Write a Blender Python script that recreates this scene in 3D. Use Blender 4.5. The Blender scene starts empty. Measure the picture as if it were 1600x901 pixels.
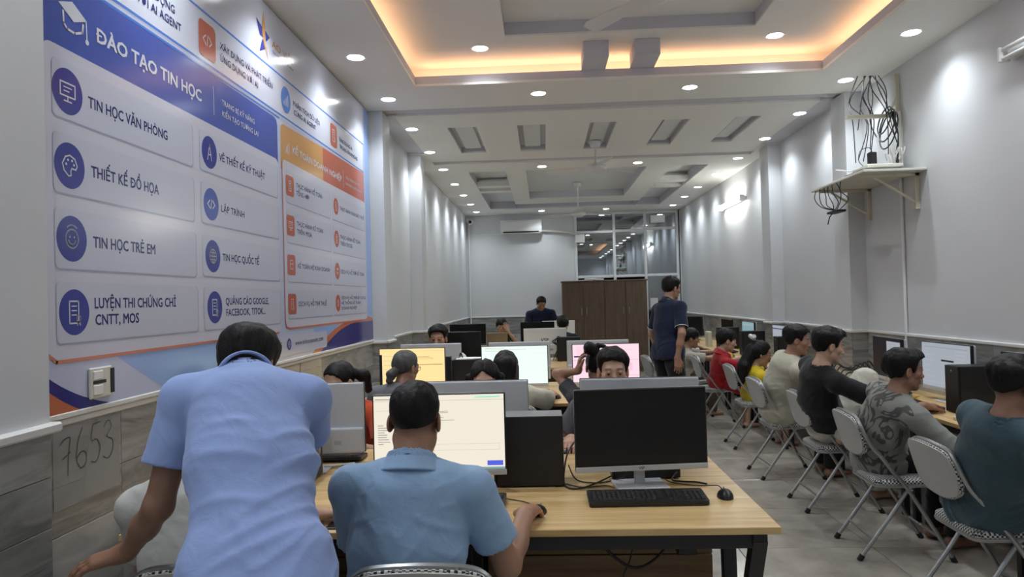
import bpy, bmesh, math, random
import numpy as np
from mathutils import Vector, Matrix
random.seed(7)
C = bpy.context.scene.collection
SC = bpy.context.scene
R = math.radians
# ---------------------------------------------------------------- camera
cam_d = bpy.data.cameras.new('camera'); cam = bpy.data.objects.new('camera', cam_d); C.objects.link(cam)
cam_d.sensor_width = 36; cam_d.lens = 36*1110/1600; cam_d.clip_start = .05; cam_d.clip_end = 100
_d = Vector((50/1110, -15.5/1110, 1)).normalized()
_u = Vector((-math.sin(.027), math.cos(.027), 0)); _u = (_u-_d*_u.dot(_d)).normalized()
_r = _d.cross(_u)
if _r.x < 0: _r = -_r
M3 = Matrix(((_r.x, _d.x, _u.x), (_r.y, _d.y, _u.y), (_r.z, _d.z, _u.z)))       # cam = M3 @ world
Mw = M3.transposed()                                                              # columns: right, up, forward in world
cr, cu, cf = Mw.col[0], Mw.col[1], Mw.col[2]
cam.matrix_world = Matrix(((cr.x, cu.x, -cf.x, 0), (cr.y, cu.y, -cf.y, 0), (cr.z, cu.z, -cf.z, 1.55), (0, 0, 0, 1)))
SC.camera = cam
# ---------------------------------------------------------------- world, exposure
w = bpy.data.worlds.new('world'); SC.world = w; w.use_nodes = True
w.node_tree.nodes['Background'].inputs[0].default_value = (.55, .6, .7, 1)
w.node_tree.nodes['Background'].inputs[1].default_value = .05
SC.view_settings.view_transform = 'Standard'; SC.view_settings.look = 'None'
SC.view_settings.gamma = 1; SC.view_settings.exposure = 0.52; SC.view_settings.use_curve_mapping = False
LAMP_W = 38.0          # watts of each recessed downlight
# ---------------------------------------------------------------- helpers
W = {}                 # world location of a parent whose children are modelled in world coordinates
def new_obj(name, me, parent=None, loc=None):
    o = bpy.data.objects.new(name, me); C.objects.link(o)
    if parent is not None: o.parent = parent
    if loc is not None: o.location = loc
    return o
def tag(o, label=None, cat=None, group=None, kind=None):
    if label: o['label'] = label
    if cat: o['category'] = cat
    if group: o['group'] = group
    if kind: o['kind'] = kind
    return o
def thing(name, label, cat, loc=(0, 0, 0), group=None, world=False, rz=0):
    o = new_obj(name, None, None, loc); o.rotation_euler = (0, 0, rz); o.empty_display_size = .05
    if world: W[o.name] = Vector(loc)
    return tag(o, label, cat, group)
def copy_tree(o, parent=None):
    c = o.copy(); C.objects.link(c)
    if parent is not None: c.parent = parent
    for ch in list(o.children): copy_tree(ch, c)
    return c
def offs(parent):
    v = Vector((0, 0, 0)); p = parent
    while p is not None:
        if p.name in W: return W[p.name]
        p = p.parent
    return v
class MB:
    def __init__(s): s.v = []; s.f = []
    def add(s, vs, fs):
        n = len(s.v); s.v += [tuple(v) for v in vs]; s.f += [tuple(i+n for i in f) for f in fs]; return s
    def box(s, x0, x1, y0, y1, z0, z1):
        return s.add([(x, y, z) for x in (x0, x1) for y in (y0, y1) for z in (z0, z1)],
                     [(0, 1, 3, 2), (4, 6, 7, 5), (0, 4, 5, 1), (2, 3, 7, 6), (0, 2, 6, 4), (1, 5, 7, 3)])
    def cbox(s, x0, x1, y0, y1, z0, z1, b=.004, seg=1, rot=None, piv=None):
        bm = bmesh.new(); bmesh.ops.create_cube(bm, size=1)
        for v in bm.verts:
            v.co = Vector(((x0+x1)/2+v.co.x*(x1-x0), (y0+y1)/2+v.co.y*(y1-y0), (z0+z1)/2+v.co.z*(z1-z0)))
        b = min(b, .45*min(x1-x0, y1-y0, z1-z0))
        bmesh.ops.bevel(bm, geom=list(bm.edges), offset=b, segments=seg, affect='EDGES', profile=.5)
        if rot is not None:
            p = Vector(piv or (0, 0, 0))
            for v in bm.verts: v.co = rot @ (v.co-p) + p
        return s.bm(bm)
    def bm(s, bm):
        bm.verts.index_update()
        s.add([v.co.copy() for v in bm.verts], [[v.index for v in f.verts] for f in bm.faces]); bm.free(); return s
    def tube(s, pts, r, n=8, cap=True, closed=False):
        pts = [Vector(p) for p in pts]; k = len(pts); base = len(s.v)
        rr = r if isinstance(r, (list, tuple)) else [r]*k
        up = None; rings = []
        for i, p in enumerate(pts):
            a = pts[i-1] if (i > 0 or closed) else p
            b = pts[(i+1) % k] if (i < k-1 or closed) else p
            t = (b-a).normalized()
            if up is None:
                up = Vector((0, 0, 1)) if abs(t.z) < .9 else Vector((1, 0, 0))
            up = (up-t*up.dot(t))
            if up.length < 1e-6: up = t.orthogonal()
            up.normalize(); sd = t.cross(up)
            rings.append([p+(up*math.cos(2*math.pi*j/n)+sd*math.sin(2*math.pi*j/n))*rr[i] for j in range(n)])
        vs = [v for q in rings for v in q]; fs = []
        m = k if closed else k-1
        for i in range(m):
            i2 = (i+1) % k
            for j in range(n): fs.append((i*n+j, i*n+(j+1) % n, i2*n+(j+1) % n, i2*n+j))
        if cap and not closed:
            fs.append(tuple(range(n-1, -1, -1))); fs.append(tuple((k-1)*n+j for j in range(n)))
        return s.add(vs, fs)
    def cyl(s, a, b, r0, r1=None, n=16): return s.tube([a, b], [r0, r0 if r1 is None else r1], n)
    def prism(s, poly, to3, d0, d1):
        """poly: 2D outline; to3(u,v,d) -> 3D; extruded from d0 to d1"""
        n = len(poly)
        vs = [to3(u, v, d0) for u, v in poly]+[to3(u, v, d1) for u, v in poly]
        fs = [tuple(range(n-1, -1, -1)), tuple(range(n, 2*n))]+[(i, (i+1) % n, n+(i+1) % n, n+i) for i in range(n)]
        return s.add(vs, fs)
    def lathe(s, prof, c=(0, 0, 0), n=24, ax='z'):
        vs = []; fs = []; k = len(prof)
        for r, h in prof:
            for j in range(n):
                a = 2*math.pi*j/n
                p = (r*math.cos(a), r*math.sin(a), h)
                if ax == 'y': p = (p[0], p[2], p[1])
                if ax == 'x': p = (p[2], p[0], p[1])
                vs.append((p[0]+c[0], p[1]+c[1], p[2]+c[2]))
        for i in range(k-1):
            for j in range(n): fs.append((i*n+j, i*n+(j+1) % n, (i+1)*n+(j+1) % n, (i+1)*n+j))
        fs.append(tuple(range(n-1, -1, -1))); fs.append(tuple((k-1)*n+j for j in range(n)))
        return s.add(vs, fs)
    def mesh(s, name, off=None):
        me = bpy.data.meshes.new(name)
        v = s.v if off is None else [(a[0]-off[0], a[1]-off[1], a[2]-off[2]) for a in s.v]
        me.from_pydata(v, [], s.f); me.validate()
        return me
    def build(s, name, mat, parent=None, smooth=False, label=None, kind=None, fix=True):
        me = s.mesh(name, offs(parent) if parent is not None else None)
        if fix:
            bm = bmesh.new(); bm.from_mesh(me); bmesh.ops.recalc_face_normals(bm, faces=bm.faces); bm.to_mesh(me); bm.free()
        me.materials.append(mat)
        if smooth:
            me.shade_smooth() if hasattr(me, 'shade_smooth') else None
            try: me.set_sharp_from_angle(angle=R(40))
            except Exception: pass
        o = new_obj(name, me, parent)
        if label: o['label'] = label
        if kind: o['kind'] = kind
        return o
def catmull(pts, sub=6, closed=False):
    pts = [Vector(p) for p in pts]; n = len(pts); out = []
    for i in range(n if closed else n-1):
        g = lambda j: pts[j % n] if closed else pts[max(0, min(n-1, j))]
        a, b, c, d = g(i-1), g(i), g(i+1), g(i+2)
        for k in range(sub):
            t = k/sub
            out.append(.5*((2*b)+(c-a)*t+(2*a-5*b+4*c-d)*t*t+(3*b-a-3*c+d)*t**3))
    if not closed: out.append(pts[-1])
    return out
# ---------------------------------------------------------------- materials
def nodes(name):
    m = bpy.data.materials.new(name); m.use_nodes = True; nt = m.node_tree
    return m, nt, nt.nodes['Principled BSDF']
def N(nt, t, **kw):
    n = nt.nodes.new(t)
    for k, v in kw.items():
        if k in n.inputs.keys(): n.inputs[k].default_value = v
        else: setattr(n, k, v)
    return n
def mat(name, col, rough=.5, metal=0, var=0, vscale=8, bump=0, bscale=40, stretch=(1, 1, 1), coat=0, spec=.5, rnd=0):
    m, nt, p = nodes(name); L = nt.links
    p.inputs['Roughness'].default_value = rough; p.inputs['Metallic'].default_value = metal
    p.inputs['Specular IOR Level'].default_value = spec
    if coat: p.inputs['Coat Weight'].default_value = coat; p.inputs['Coat Roughness'].default_value = .08
    p.inputs['Base Color'].default_value = (*col, 1)
    if var or bump:
        tc = N(nt, 'ShaderNodeTexCoord'); mp = N(nt, 'ShaderNodeMapping'); mp.inputs['Scale'].default_value = stretch
        L.new(tc.outputs['Object'], mp.inputs['Vector'])
    if var:
        nz = N(nt, 'ShaderNodeTexNoise', Scale=vscale, Detail=4.0); L.new(mp.outputs[0], nz.inputs['Vector'])
        mx = N(nt, 'ShaderNodeMix', data_type='RGBA'); L.new(nz.outputs['Fac'], mx.inputs['Factor'])
        mx.inputs['A'].default_value = (*[c*(1-var) for c in col], 1); mx.inputs['B'].default_value = (*[min(1, c*(1+var)) for c in col], 1)
        L.new(mx.outputs['Result'], p.inputs['Base Color'])
    if bump:
        nb = N(nt, 'ShaderNodeTexNoise', Scale=bscale, Detail=5.0); L.new(mp.outputs[0], nb.inputs['Vector'])
        b = N(nt, 'ShaderNodeBump', Strength=bump, Distance=.01); L.new(nb.outputs['Fac'], b.inputs['Height']); L.new(b.outputs[0], p.inputs['Normal'])
    return m
def emat(name, col, st):
    m, nt, p = nodes(name); p.inputs['Base Color'].default_value = (0, 0, 0, 1); p.inputs['Roughness'].default_value = .3
    p.inputs['Emission Color'].default_value = (*col, 1); p.inputs['Emission Strength'].default_value = st
    return m
def wood_mat(name, c1, c2, rough=.35, axis='x', sc=1.0):
    m, nt, p = nodes(name); L = nt.links; p.inputs['Roughness'].default_value = rough
    tc = N(nt, 'ShaderNodeTexCoord'); mp = N(nt, 'ShaderNodeMapping')
    st = {'x': (.6, 9, 9), 'y': (9, .6, 9), 'z': (9, 9, .6)}[axis]
    mp.inputs['Scale'].default_value = [a*sc for a in st]
    L.new(tc.outputs['Object'], mp.inputs['Vector'])
    n1 = N(nt, 'ShaderNodeTexNoise', Scale=2.2, Detail=7.0, Roughness=.6, Distortion=.6); L.new(mp.outputs[0], n1.inputs['Vector'])
    n2 = N(nt, 'ShaderNodeTexNoise', Scale=9., Detail=3.0); L.new(mp.outputs[0], n2.inputs['Vector'])
    ma = N(nt, 'ShaderNodeMath', operation='MULTIPLY_ADD'); L.new(n2.outputs['Fac'], ma.inputs[0]); ma.inputs[1].default_value = .35
    L.new(n1.outputs['Fac'], ma.inputs[2])
    rp = N(nt, 'ShaderNodeValToRGB'); L.new(ma.outputs[0], rp.inputs[0])
    rp.color_ramp.elements[0].position = .45; rp.color_ramp.elements[0].color = (*c1, 1)
    rp.color_ramp.elements[1].position = .85; rp.color_ramp.elements[1].color = (*c2, 1)
    L.new(rp.outputs[0], p.inputs['Base Color'])
    b = N(nt, 'ShaderNodeBump', Strength=.08, Distance=.003); L.new(ma.outputs[0], b.inputs['Height']); L.new(b.outputs[0], p.inputs['Normal'])
    return m
def marble_mat(name, base, vein, rough=.22, sx=(1, 1, 1), amt=.55, rnd=8.0):
    m, nt, p = nodes(name); L = nt.links; p.inputs['Roughness'].default_value = rough
    tc = N(nt, 'ShaderNodeTexCoord'); oi = N(nt, 'ShaderNodeObjectInfo')
    mp = N(nt, 'ShaderNodeMapping'); mp.inputs['Scale'].default_value = sx
    ml = N(nt, 'ShaderNodeMath', operation='MULTIPLY'); L.new(oi.outputs['Random'], ml.inputs[0]); ml.inputs[1].default_value = rnd
    cb = N(nt, 'ShaderNodeCombineXYZ'); [L.new(ml.outputs[0], cb.inputs[i]) for i in range(3)]
    L.new(cb.outputs[0], mp.inputs['Location']); L.new(tc.outputs['Object'], mp.inputs['Vector'])
    nz = N(nt, 'ShaderNodeTexNoise', Scale=2.5, Detail=8.0, Roughness=.6, Distortion=1.2); L.new(mp.outputs[0], nz.inputs['Vector'])
    rp = N(nt, 'ShaderNodeValToRGB'); L.new(nz.outputs['Fac'], rp.inputs[0])
    e = rp.color_ramp.elements; e[0].position = .36; e[0].color = (*vein, 1); e[1].position = .56; e[1].color = (*base, 1)
    n = e.new(.46); n.color = (*[a*amt+b*(1-amt) for a, b in zip(base, vein)], 1); n = e.new(.70); n.color = (*[min(1, c*1.12) for c in base], 1)
    hs = N(nt, 'ShaderNodeHueSaturation'); L.new(rp.outputs[0], hs.inputs['Color'])
    mr = N(nt, 'ShaderNodeMapRange'); L.new(oi.outputs['Random'], mr.inputs[0]); mr.inputs[3].default_value = .88; mr.inputs[4].default_value = 1.1
    L.new(mr.outputs[0], hs.inputs['Value']); L.new(hs.outputs[0], p.inputs['Base Color'])
    return m
MT = {
 'wall': mat('wall_paint', (.64, .655, .675), .55, var=.03, vscale=1.5, bump=.04, bscale=60),
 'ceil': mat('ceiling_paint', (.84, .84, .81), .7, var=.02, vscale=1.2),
 'ceil2': mat('ceiling_shaded_lavender', (.60, .60, .65), .7, var=.03, vscale=2),  # lavender grey with the shade of bands and recess faces in its colour
 'inset': mat('inset_paint', (.72, .75, .76), .7),
 'cap': mat('white_cap', (.72, .72, .70), .35),
 'white': mat('white_plastic', (.78, .78, .78), .35),
 'offwhite': mat('aged_white', (.66, .65, .58), .45, var=.05),
 'black': mat('black_plastic', (.012, .012, .013), .38),
 'blackm': mat('black_metal', (.014, .014, .016), .5, bump=.05, bscale=200),
 'towerm': mat('tower_steel', (.011, .011, .013), .42, bump=.03, bscale=300),
 'rubber': mat('black_rubber', (.01, .01, .01), .8),
 'grey': mat('grey_plastic', (.38, .39, .41), .4, var=.02),
 'mback': mat('monitor_back_plastic', (.50, .52, .56), .32, var=.02),
 'silver': mat('silver_paint', (.42, .43, .44), .32, metal=.6),
 'chin': mat('silver_plastic', (.56, .57, .59), .35),
 'screenoff': mat('dark_screen', (.006, .006, .007), .22, spec=.4),
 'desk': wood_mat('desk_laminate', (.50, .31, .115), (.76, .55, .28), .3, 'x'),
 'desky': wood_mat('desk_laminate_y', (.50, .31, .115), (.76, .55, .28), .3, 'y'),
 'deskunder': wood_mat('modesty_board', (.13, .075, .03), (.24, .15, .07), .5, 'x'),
 'cab': wood_mat('cabinet_walnut', (.095, .062, .038), (.165, .112, .070), .45, 'z', 1.3),
 'chairm': mat('chair_steel', (.36, .37, .37), .33, metal=.75, var=.05),
 'shell': mat('chair_shell', (.42, .42, .39), .35, var=.06, vscale=12),
 'tile_wd': marble_mat('wall_tile_dark_marble', (.34, .34, .33), (.20, .20, .195), .25, (.5, .8, 5)),
 'tile_wl': marble_mat('wall_tile_light_marble', (.52, .51, .47), (.40, .39, .36), .25, (.5, .8, 5)),
 'tile_f': marble_mat('floor_tile_polished', (.40, .365, .32), (.31, .28, .245), .13, (1, 1, 1), .6),
 'grout': mat('grout', (.22, .21, .19), .8),
 'lampglow': emat('downlight_glow', (.95, .98, 1.0), 14),
 'cove': emat('warm_led', (1.0, .52, .24), 1.2),
 'cord': mat('black_cord', (.012, .012, .012), .5),
 'cordw': mat('white_cord', (.6, .6, .57), .5),
 'gold': mat('gold_laptop', (.26, .22, .16), .35, metal=.5),
 'paper': mat('paper', (.75, .75, .72), .7),
 'pink': mat('pink_card', (.72, .50, .60), .6),
 'chrome': mat('chrome', (.7, .7, .7), .15, metal=1),
 'cream': mat('cream_metal', (.62, .59, .47), .45, var=.08),
}
def check_mat():
    m, nt, p = nodes('houndstooth_vinyl'); L = nt.links; p.inputs['Roughness'].default_value = .42
    tc = N(nt, 'ShaderNodeTexCoord'); ck = N(nt, 'ShaderNodeTexChecker', Scale=100.0)
    ck.inputs[1].default_value = (.02, .02, .022, 1); ck.inputs[2].default_value = (.62, .62, .60, 1)
    rt = N(nt, 'ShaderNodeMapping'); rt.inputs['Location'].default_value = (.0013, .0011, .0037)
    L.new(tc.outputs['Object'], rt.inputs['Vector']); L.new(rt.outputs[0], ck.inputs['Vector']); L.new(ck.outputs['Color'], p.inputs['Base Color'])
    return m
MT['check'] = check_mat()
# ================================================================ ROOM
XL, XR, YB, YF, H = -1.64, 2.95, 15.3, -3.0, 3.37
def struct(name, mb, m, parent=None, **k):
    o = mb.build(name, m, parent, **k)
    if parent is None: o['kind'] = 'structure'
    return o
# floor: polished tiles 0.8 m, one object each
fl = struct('floor', MB().box(XL-.1, XR+.1, YF-.1, YB+3, -.06, -.006), MT['grout'])
T = .8; g = .0025
tm = MB().cbox(g-T/2, T/2-g, g-T/2, T/2-g, -.006, 0, .0015).mesh('tile'); tm.materials.append(MT['tile_f'])
x = XL+.03-T/2+.35
while x < XR:
    y = YF-.2
    while y < YB:
        x0, x1, y0, y1 = max(x-T/2, XL), min(x+T/2, XR), max(y-T/2, YF), min(y+T/2, YB)
        if x1-x0 > .05 and y1-y0 > .05:
            if x1-x0 > T-.01 and y1-y0 > T-.01:
                o = new_obj('tile', tm, fl, (x, y, 0)); o.rotation_euler = (0, 0, random.choice((0, math.pi)))
            else:
                me = MB().cbox(x0+g-x, x1-g-x, y0+g-y, y1-g-y, -.006, 0, .0015).mesh('tile'); me.materials.append(MT['tile_f'])
                new_obj('tile', me, fl, (x, y, 0))
        y += T
    x += T
# walls
wl = struct('wall_left', MB().box(XL-.2, XL, YF, YB, -.06, 4.0), MT['wall'])
wr = struct('wall_right', MB().box(XR, XR+.2, YF, YB, -.06, 4.0), MT['wall'])
wb = MB(); wb.box(XL-.2, .70, YB, YB+.2, -.06, 4.0); wb.box(.70, XR+.2, YB, YB+.2, 3.40, 4.0); wb.box(2.93, XR+.2, YB, YB+.2, -.06, 3.4)
wb.box(.70, 2.16, YB, YB+.2, -.06, 1.90)
wb = struct('wall_back', wb, MT['wall'])
struct('wall_front', MB().box(XL-.2, XR+.2, YF-.2, YF, -.06, 4.0), MT['wall'])
# pilasters (protrude 0.15)
for side, (ya, yb, d) in [('l', (1.70, 2.085, .14)), ('l', (6.66, 6.98, .15)), ('l', (8.72, 9.04, .15)), ('r', (6.62, 6.94, .15)), ('r', (8.86, 9.18, .15)), ('l', (-2.2, -1.8, .14)), ('r', (-.4, 0, .15))]:
    if side == 'l': MB().box(XL-.01, XL+d, ya, yb, 1.18, H).build('pilaster', MT['wall'], wl)
    else: MB().box(XR-d, XR+.01, ya, yb, 1.18, H).build('pilaster', MT['wall'], wr)
# wainscot tiles, one object each, with a white cap on top
def wains(parent, side, segs, rows, L=.60, lo=0):
    """segs: (axis start, end, wall surface coordinate)"""
    for (a, b, s, fx) in segs:
        n = max(1, round((b-a)/L)); l = (b-a)/n
        for i in range(n):
            for (z0, z1, mk) in rows:
                c = (a+(i+.5)*l); zc = (z0+z1)/2
                key = (fx, round(l, 4), round(z1-z0, 4), mk, side)
                if key not in _tm:
                    mb = MB(); hl, hz = l/2-.001, (z1-z0)/2-.001
                    if fx == 'x': mb.cbox(-.004, .006, -hl, hl, -hz, hz, .0015)
                    else: mb.cbox(-hl, hl, -.006, .004, -hz, hz, .0015)
                    me = mb.mesh('tile'); me.materials.append(MT[mk]); _tm[key] = me
                sg = -1 if side == 'r' else 1
                o = new_obj('tile', _tm[key], parent, (s+sg*.004, c, zc) if fx == 'x' else (c, s-.004, zc))
                if side == 'r' and fx == 'x': o.rotation_euler = (0, 0, math.pi)
_tm = {}
rowsL = [(-.0+.16*k, .16*k+.16, 'tile_wl') for k in range(5)]+[(.80, .963, 'tile_wd'), (.963, 1.165, 'tile_wd')]
rowsC = [(0, .11, 'tile_wl')]+[(.11+.155*k, .265+.155*k, 'tile_wl') for k in range(4)]+[(.73, .90, 'tile_wd'), (.90, 1.051, 'tile_wd'), (1.051, 1.19, 'tile_wd')]
rowsR = [(0, .16, 'tile_wl'), (.16, .48, 'tile_wl'), (.48, .80, 'tile_wl'), (.80, .97, 'tile_wd'), (.97, 1.165, 'tile_wd')]
MB().box(XL-.01, XL+.132, 1.70, 2.08, 0, 1.18).build('pilaster_base', MT['grout'], wl)
wains(wl, 'l', [(1.70, 2.085, XL+.134, 'x')], rowsC, .5)
wains(wl, 'l', [(2.085, 6.66, XL, 'x'), (6.98, 8.72, XL, 'x'), (9.04, YB, XL, 'x')], rowsL)
for a, b in ((6.66, 6.98), (8.72, 9.04)):
    MB().box(XL-.01, XL+.144, a+.006, b-.006, 0, 1.18).build('pilaster_base', MT['grout'], wl)
    wains(wl, 'l', [(a, b, XL+.146, 'x')], rowsL, .5)
    wains(wl, 'l', [(XL, XL+.146, a+.006, 'y')], rowsL[4:], .5)
wains(wr, 'r', [(1.2, 6.62, XR, 'x'), (6.94, 8.86, XR, 'x'), (9.18, YB, XR, 'x')], rowsR)
for a, b in ((6.62, 6.94), (8.86, 9.18)):
    MB().box(XR-.144, XR+.01, a+.006, b-.006, 0, 1.18).build('pilaster_base', MT['grout'], wr)
    wains(wr, 'r', [(a, b, XR-.146, 'x')], rowsR, .5)
    wains(wr, 'r', [(XR-.146, XR, a+.006, 'y')], rowsR[3:], .5)
wains(wb, 'b', [(XL, .70, YB, 'y')], rowsR)
# white cap moulding on the wainscot
cp = MB()
def capL(a, b, s): cp.cbox(s-.002, s+.022, a, b, 1.165, 1.19, .005)
for a, b, s in ((2.085, 6.66, XL), (6.638, 7.0, XL+.15), (6.98, 8.72, XL), (8.70, 9.06, XL+.15), (9.04, YB, XL)): capL(a, b, s)
cp.cbox(XL, XL+.168, 1.68, 2.107, 1.185, 1.215, .006)
cp.cbox(XL, XL+.168, 6.638, 6.66, 1.165, 1.19, .004); cp.cbox(XL, XL+.168, 8.70, 8.72, 1.165, 1.19, .004)
struct('trim_1', cp, MT['cap'])
cp = MB()
for a, b, s in ((YF, 6.62, XR), (6.6, 6.96, XR-.15), (6.94, 8.86, XR), (8.84, 9.2, XR-.15), (9.18, YB, XR)): cp.cbox(s-.022, s+.002, a, b, 1.165, 1.19, .005)
cp.cbox(XR-.168, XR, 6.598, 6.62, 1.165, 1.19, .004); cp.cbox(XR-.168, XR, 8.84, 8.86, 1.165, 1.19, .004)
struct('trim_2', cp, MT['cap'])
struct('trim_3', MB().cbox(XL, .70, YB-.022, YB, 1.165, 1.19, .005), MT['cap'])
# ---------------- ceiling
def holed(x0, x1, y0, y1, z0, z1, holes):
    xs = sorted({x0, x1, *[h[0] for h in holes], *[h[1] for h in holes]}); xs = [v for v in xs if x0 <= v <= x1]
    ys = sorted({y0, y1, *[h[2] for h in holes], *[h[3] for h in holes]}); ys = [v for v in ys if y0 <= v <= y1]
    mb = MB()
    for a, b in zip(xs, xs[1:]):
        run = None
        for c, d in zip(ys, ys[1:]):
            cx, cy = (a+b)/2, (c+d)/2
            inh = any(h[0] < cx < h[1] and h[2] < cy < h[3] for h in holes)
            if inh:
                if run: mb.box(a, b, run[0], run[1], z0, z1); run = None
            else: run = (run[0], d) if run else (c, d)
        if run: mb.box(a, b, run[0], run[1], z0, z1)
    return mb
rec1 = (-1.04, 2.35, -.6, 5.95)
panels = [(-.97, -.66, 7.42, 8.73), (-.235, .067, 7.42, 8.73), (.53, .81, 7.42, 8.73), (1.28, 1.57, 7.42, 8.64), (2.035, 2.29, 7.40, 8.60)]
band = [(XL, XR, 6.66, 6.89), (XL, -1.42, 6.89, 8.72), (2.70, XR, 6.89, 8.86), (-1.42, 2.75, 9.22, 9.42)]
r3 = [(-1.03, -.50, 10.06, 14.33), (1.86, 2.36, 10.06, 14.33), (-.21, 1.50, 10.06, 13.0), (-.50, 1.86, 13.62, 14.33)]
ce = struct('ceiling', holed(XL, XR, YF, YB, H, H+.0205, [rec1]+panels+band+r3), MT['ceil'])
struct('ceiling_slab', MB().box(XL-.2, XR+.2, YF-.2, YB+3, 3.98, 4.1), MT['wall'])
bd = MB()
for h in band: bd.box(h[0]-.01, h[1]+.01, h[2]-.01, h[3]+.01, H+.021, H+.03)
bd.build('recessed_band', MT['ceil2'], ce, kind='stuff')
for i, h in enumerate(panels):
    mb = MB(); z1 = H+.075; e = .002; hz = H+.0005
    mb.box(h[0]-.01, h[0]-e, h[2], h[3], hz, z1); mb.box(h[1]+e, h[1]+.01, h[2], h[3], hz, z1)
    mb.box(h[0]-.01, h[1]+.01, h[2]-.01, h[2]-e, hz, z1); mb.box(h[0]-.01, h[1]+.01, h[3]+e, h[3]+.01, hz, z1)
    mb.box(h[0]-.01, h[1]+.01, h[2]-.01, h[3]+.01, z1, z1+.01)
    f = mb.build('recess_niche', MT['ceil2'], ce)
    MB().cbox(h[0]+.055, h[1]-.055, h[2]+.12, h[3]-.05, z1-.03, z1, .004).build('inset_panel', MT['inset'], ce)
# recess 3: coffers with lavender faces and cross bars
def niche(h, dz, m1='ceil2', m2='ceil'):
    mb = MB(); z1 = H+dz; e = .002; hz = H+.0005
    mb.box(h[0]-.012, h[0]-e, h[2], h[3], hz, z1); mb.box(h[1]+e, h[1]+.012, h[2], h[3], hz, z1)
    mb.box(h[0]-.012, h[1]+.012, h[2]-.012, h[2]-e, hz, z1); mb.box(h[0]-.012, h[1]+.012, h[3]+e, h[3]+.012, hz, z1)
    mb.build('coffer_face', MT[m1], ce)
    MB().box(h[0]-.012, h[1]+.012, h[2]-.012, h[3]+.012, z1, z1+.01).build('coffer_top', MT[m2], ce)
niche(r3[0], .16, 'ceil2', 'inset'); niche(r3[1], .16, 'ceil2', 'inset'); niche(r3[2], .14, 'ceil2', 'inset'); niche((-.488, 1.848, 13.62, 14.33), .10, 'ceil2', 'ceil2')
for xx in ((-1.03, -.50), (1.86, 2.36)):
    for yy in (11.45, 12.0): MB().cbox(xx[0], xx[1], yy, yy+.22, H+.02, H+.10, .004).build('cross_bar', MT['ceil'], ce)
# recess 1: lip, cove trough, raised ceiling with an inner coffer
Z1 = 3.58; inner = (-.248, 1.66, 1.2, 5.46)
x0, x1, y0, y1 = rec1
mb = MB(); zl = H+.085
e_ = .002; hz = H+.0005; mb.box(x0-.02, x0-e_, y0-.02, y1+.02, hz, zl); mb.box(x1+e_, x1+.02, y0-.02, y1+.02, hz, zl); mb.box(x0, x1, y1+e_, y1+.02, hz, zl); mb.box(x0, x1, y0-.02, y0-e_, hz, zl)
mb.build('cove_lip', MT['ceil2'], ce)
mb = MB(); q = .2
h2 = H+.0206; mb.box(x0-q-.02, x0-q, y0-q, y1+q, h2, Z1); mb.box(x1+q, x1+q+.02, y0-q, y1+q, h2, Z1); mb.box(x0-q, x1+q, y1+q, y1+q+.02, h2, Z1); mb.box(x0-q, x1+q, y0-q-.02, y0-q, h2, Z1)
mb.build('cove_back', MT['ceil'], ce)
holed(x0-q, x1+q, y0-q, y1+q, Z1, Z1+.015, [inner]).build('raised_panel', MT['ceil'], ce)
a, b, c, d = inner
mb = MB(); z2 = 3.69
mb.box(a-.02, a-e_, c, d, Z1+.001, z2); mb.box(b+e_, b+.02, c, d, Z1+.001, z2); mb.box(a-.02, b+.02, d+e_, d+.02, Z1+.001, z2); mb.box(a-.02, b+.02, c-.02, c-e_, Z1+.001, z2)
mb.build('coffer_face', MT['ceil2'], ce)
MB().box(a-.02, b+.02, c-.02, d+.02, z2, z2+.01).build('coffer_top', MT['ceil'], ce)
for (a, b) in ((.365, .565), (.77, .97)):
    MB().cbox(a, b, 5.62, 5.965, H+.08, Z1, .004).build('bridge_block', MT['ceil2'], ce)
# warm LED strips in the trough
def area(name, loc, sx, sy, power, col, rot=(0, 0, 0), spread=None):
    l = bpy.data.lights.new(name, 'AREA'); l.shape = 'RECTANGLE'; l.size = sx; l.size_y = sy; l.energy = power; l.color = col
    o = bpy.data.objects.new(name, l); C.objects.link(o); o.location = loc; o.rotation_euler = rot
    return o
strip = thing('led_strip', 'warm orange light strip hidden in the trough around the raised ceiling', 'light strip', (0, 0, 0), world=True)
mb = MB(); mb.box(x0, x1, y1+.08, y1+.09, H+.022, H+.03); mb.box(x0-.09, x0-.08, y0, y1, H+.022, H+.03); mb.box(x1+.08, x1+.09, y0, y1, H+.022, H+.03)
mb.build('led_tape', MT['cove'], strip)
wc = (1.0, .52, .28)
area('cove_light', ((x0+x1)/2, y1+.10, H+.05), x1-x0, .05, 3.4, wc, (R(180), 0, 0))
area('cove_light', (x0-.10, (y0+y1)/2, H+.05), .05, y1-y0, 5.5, wc, (R(180), 0, 0))
area('cove_light', (x1+.10, (y0+y1)/2, H+.05), .05, y1-y0, 5.5, wc, (R(180), 0, 0))
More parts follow.
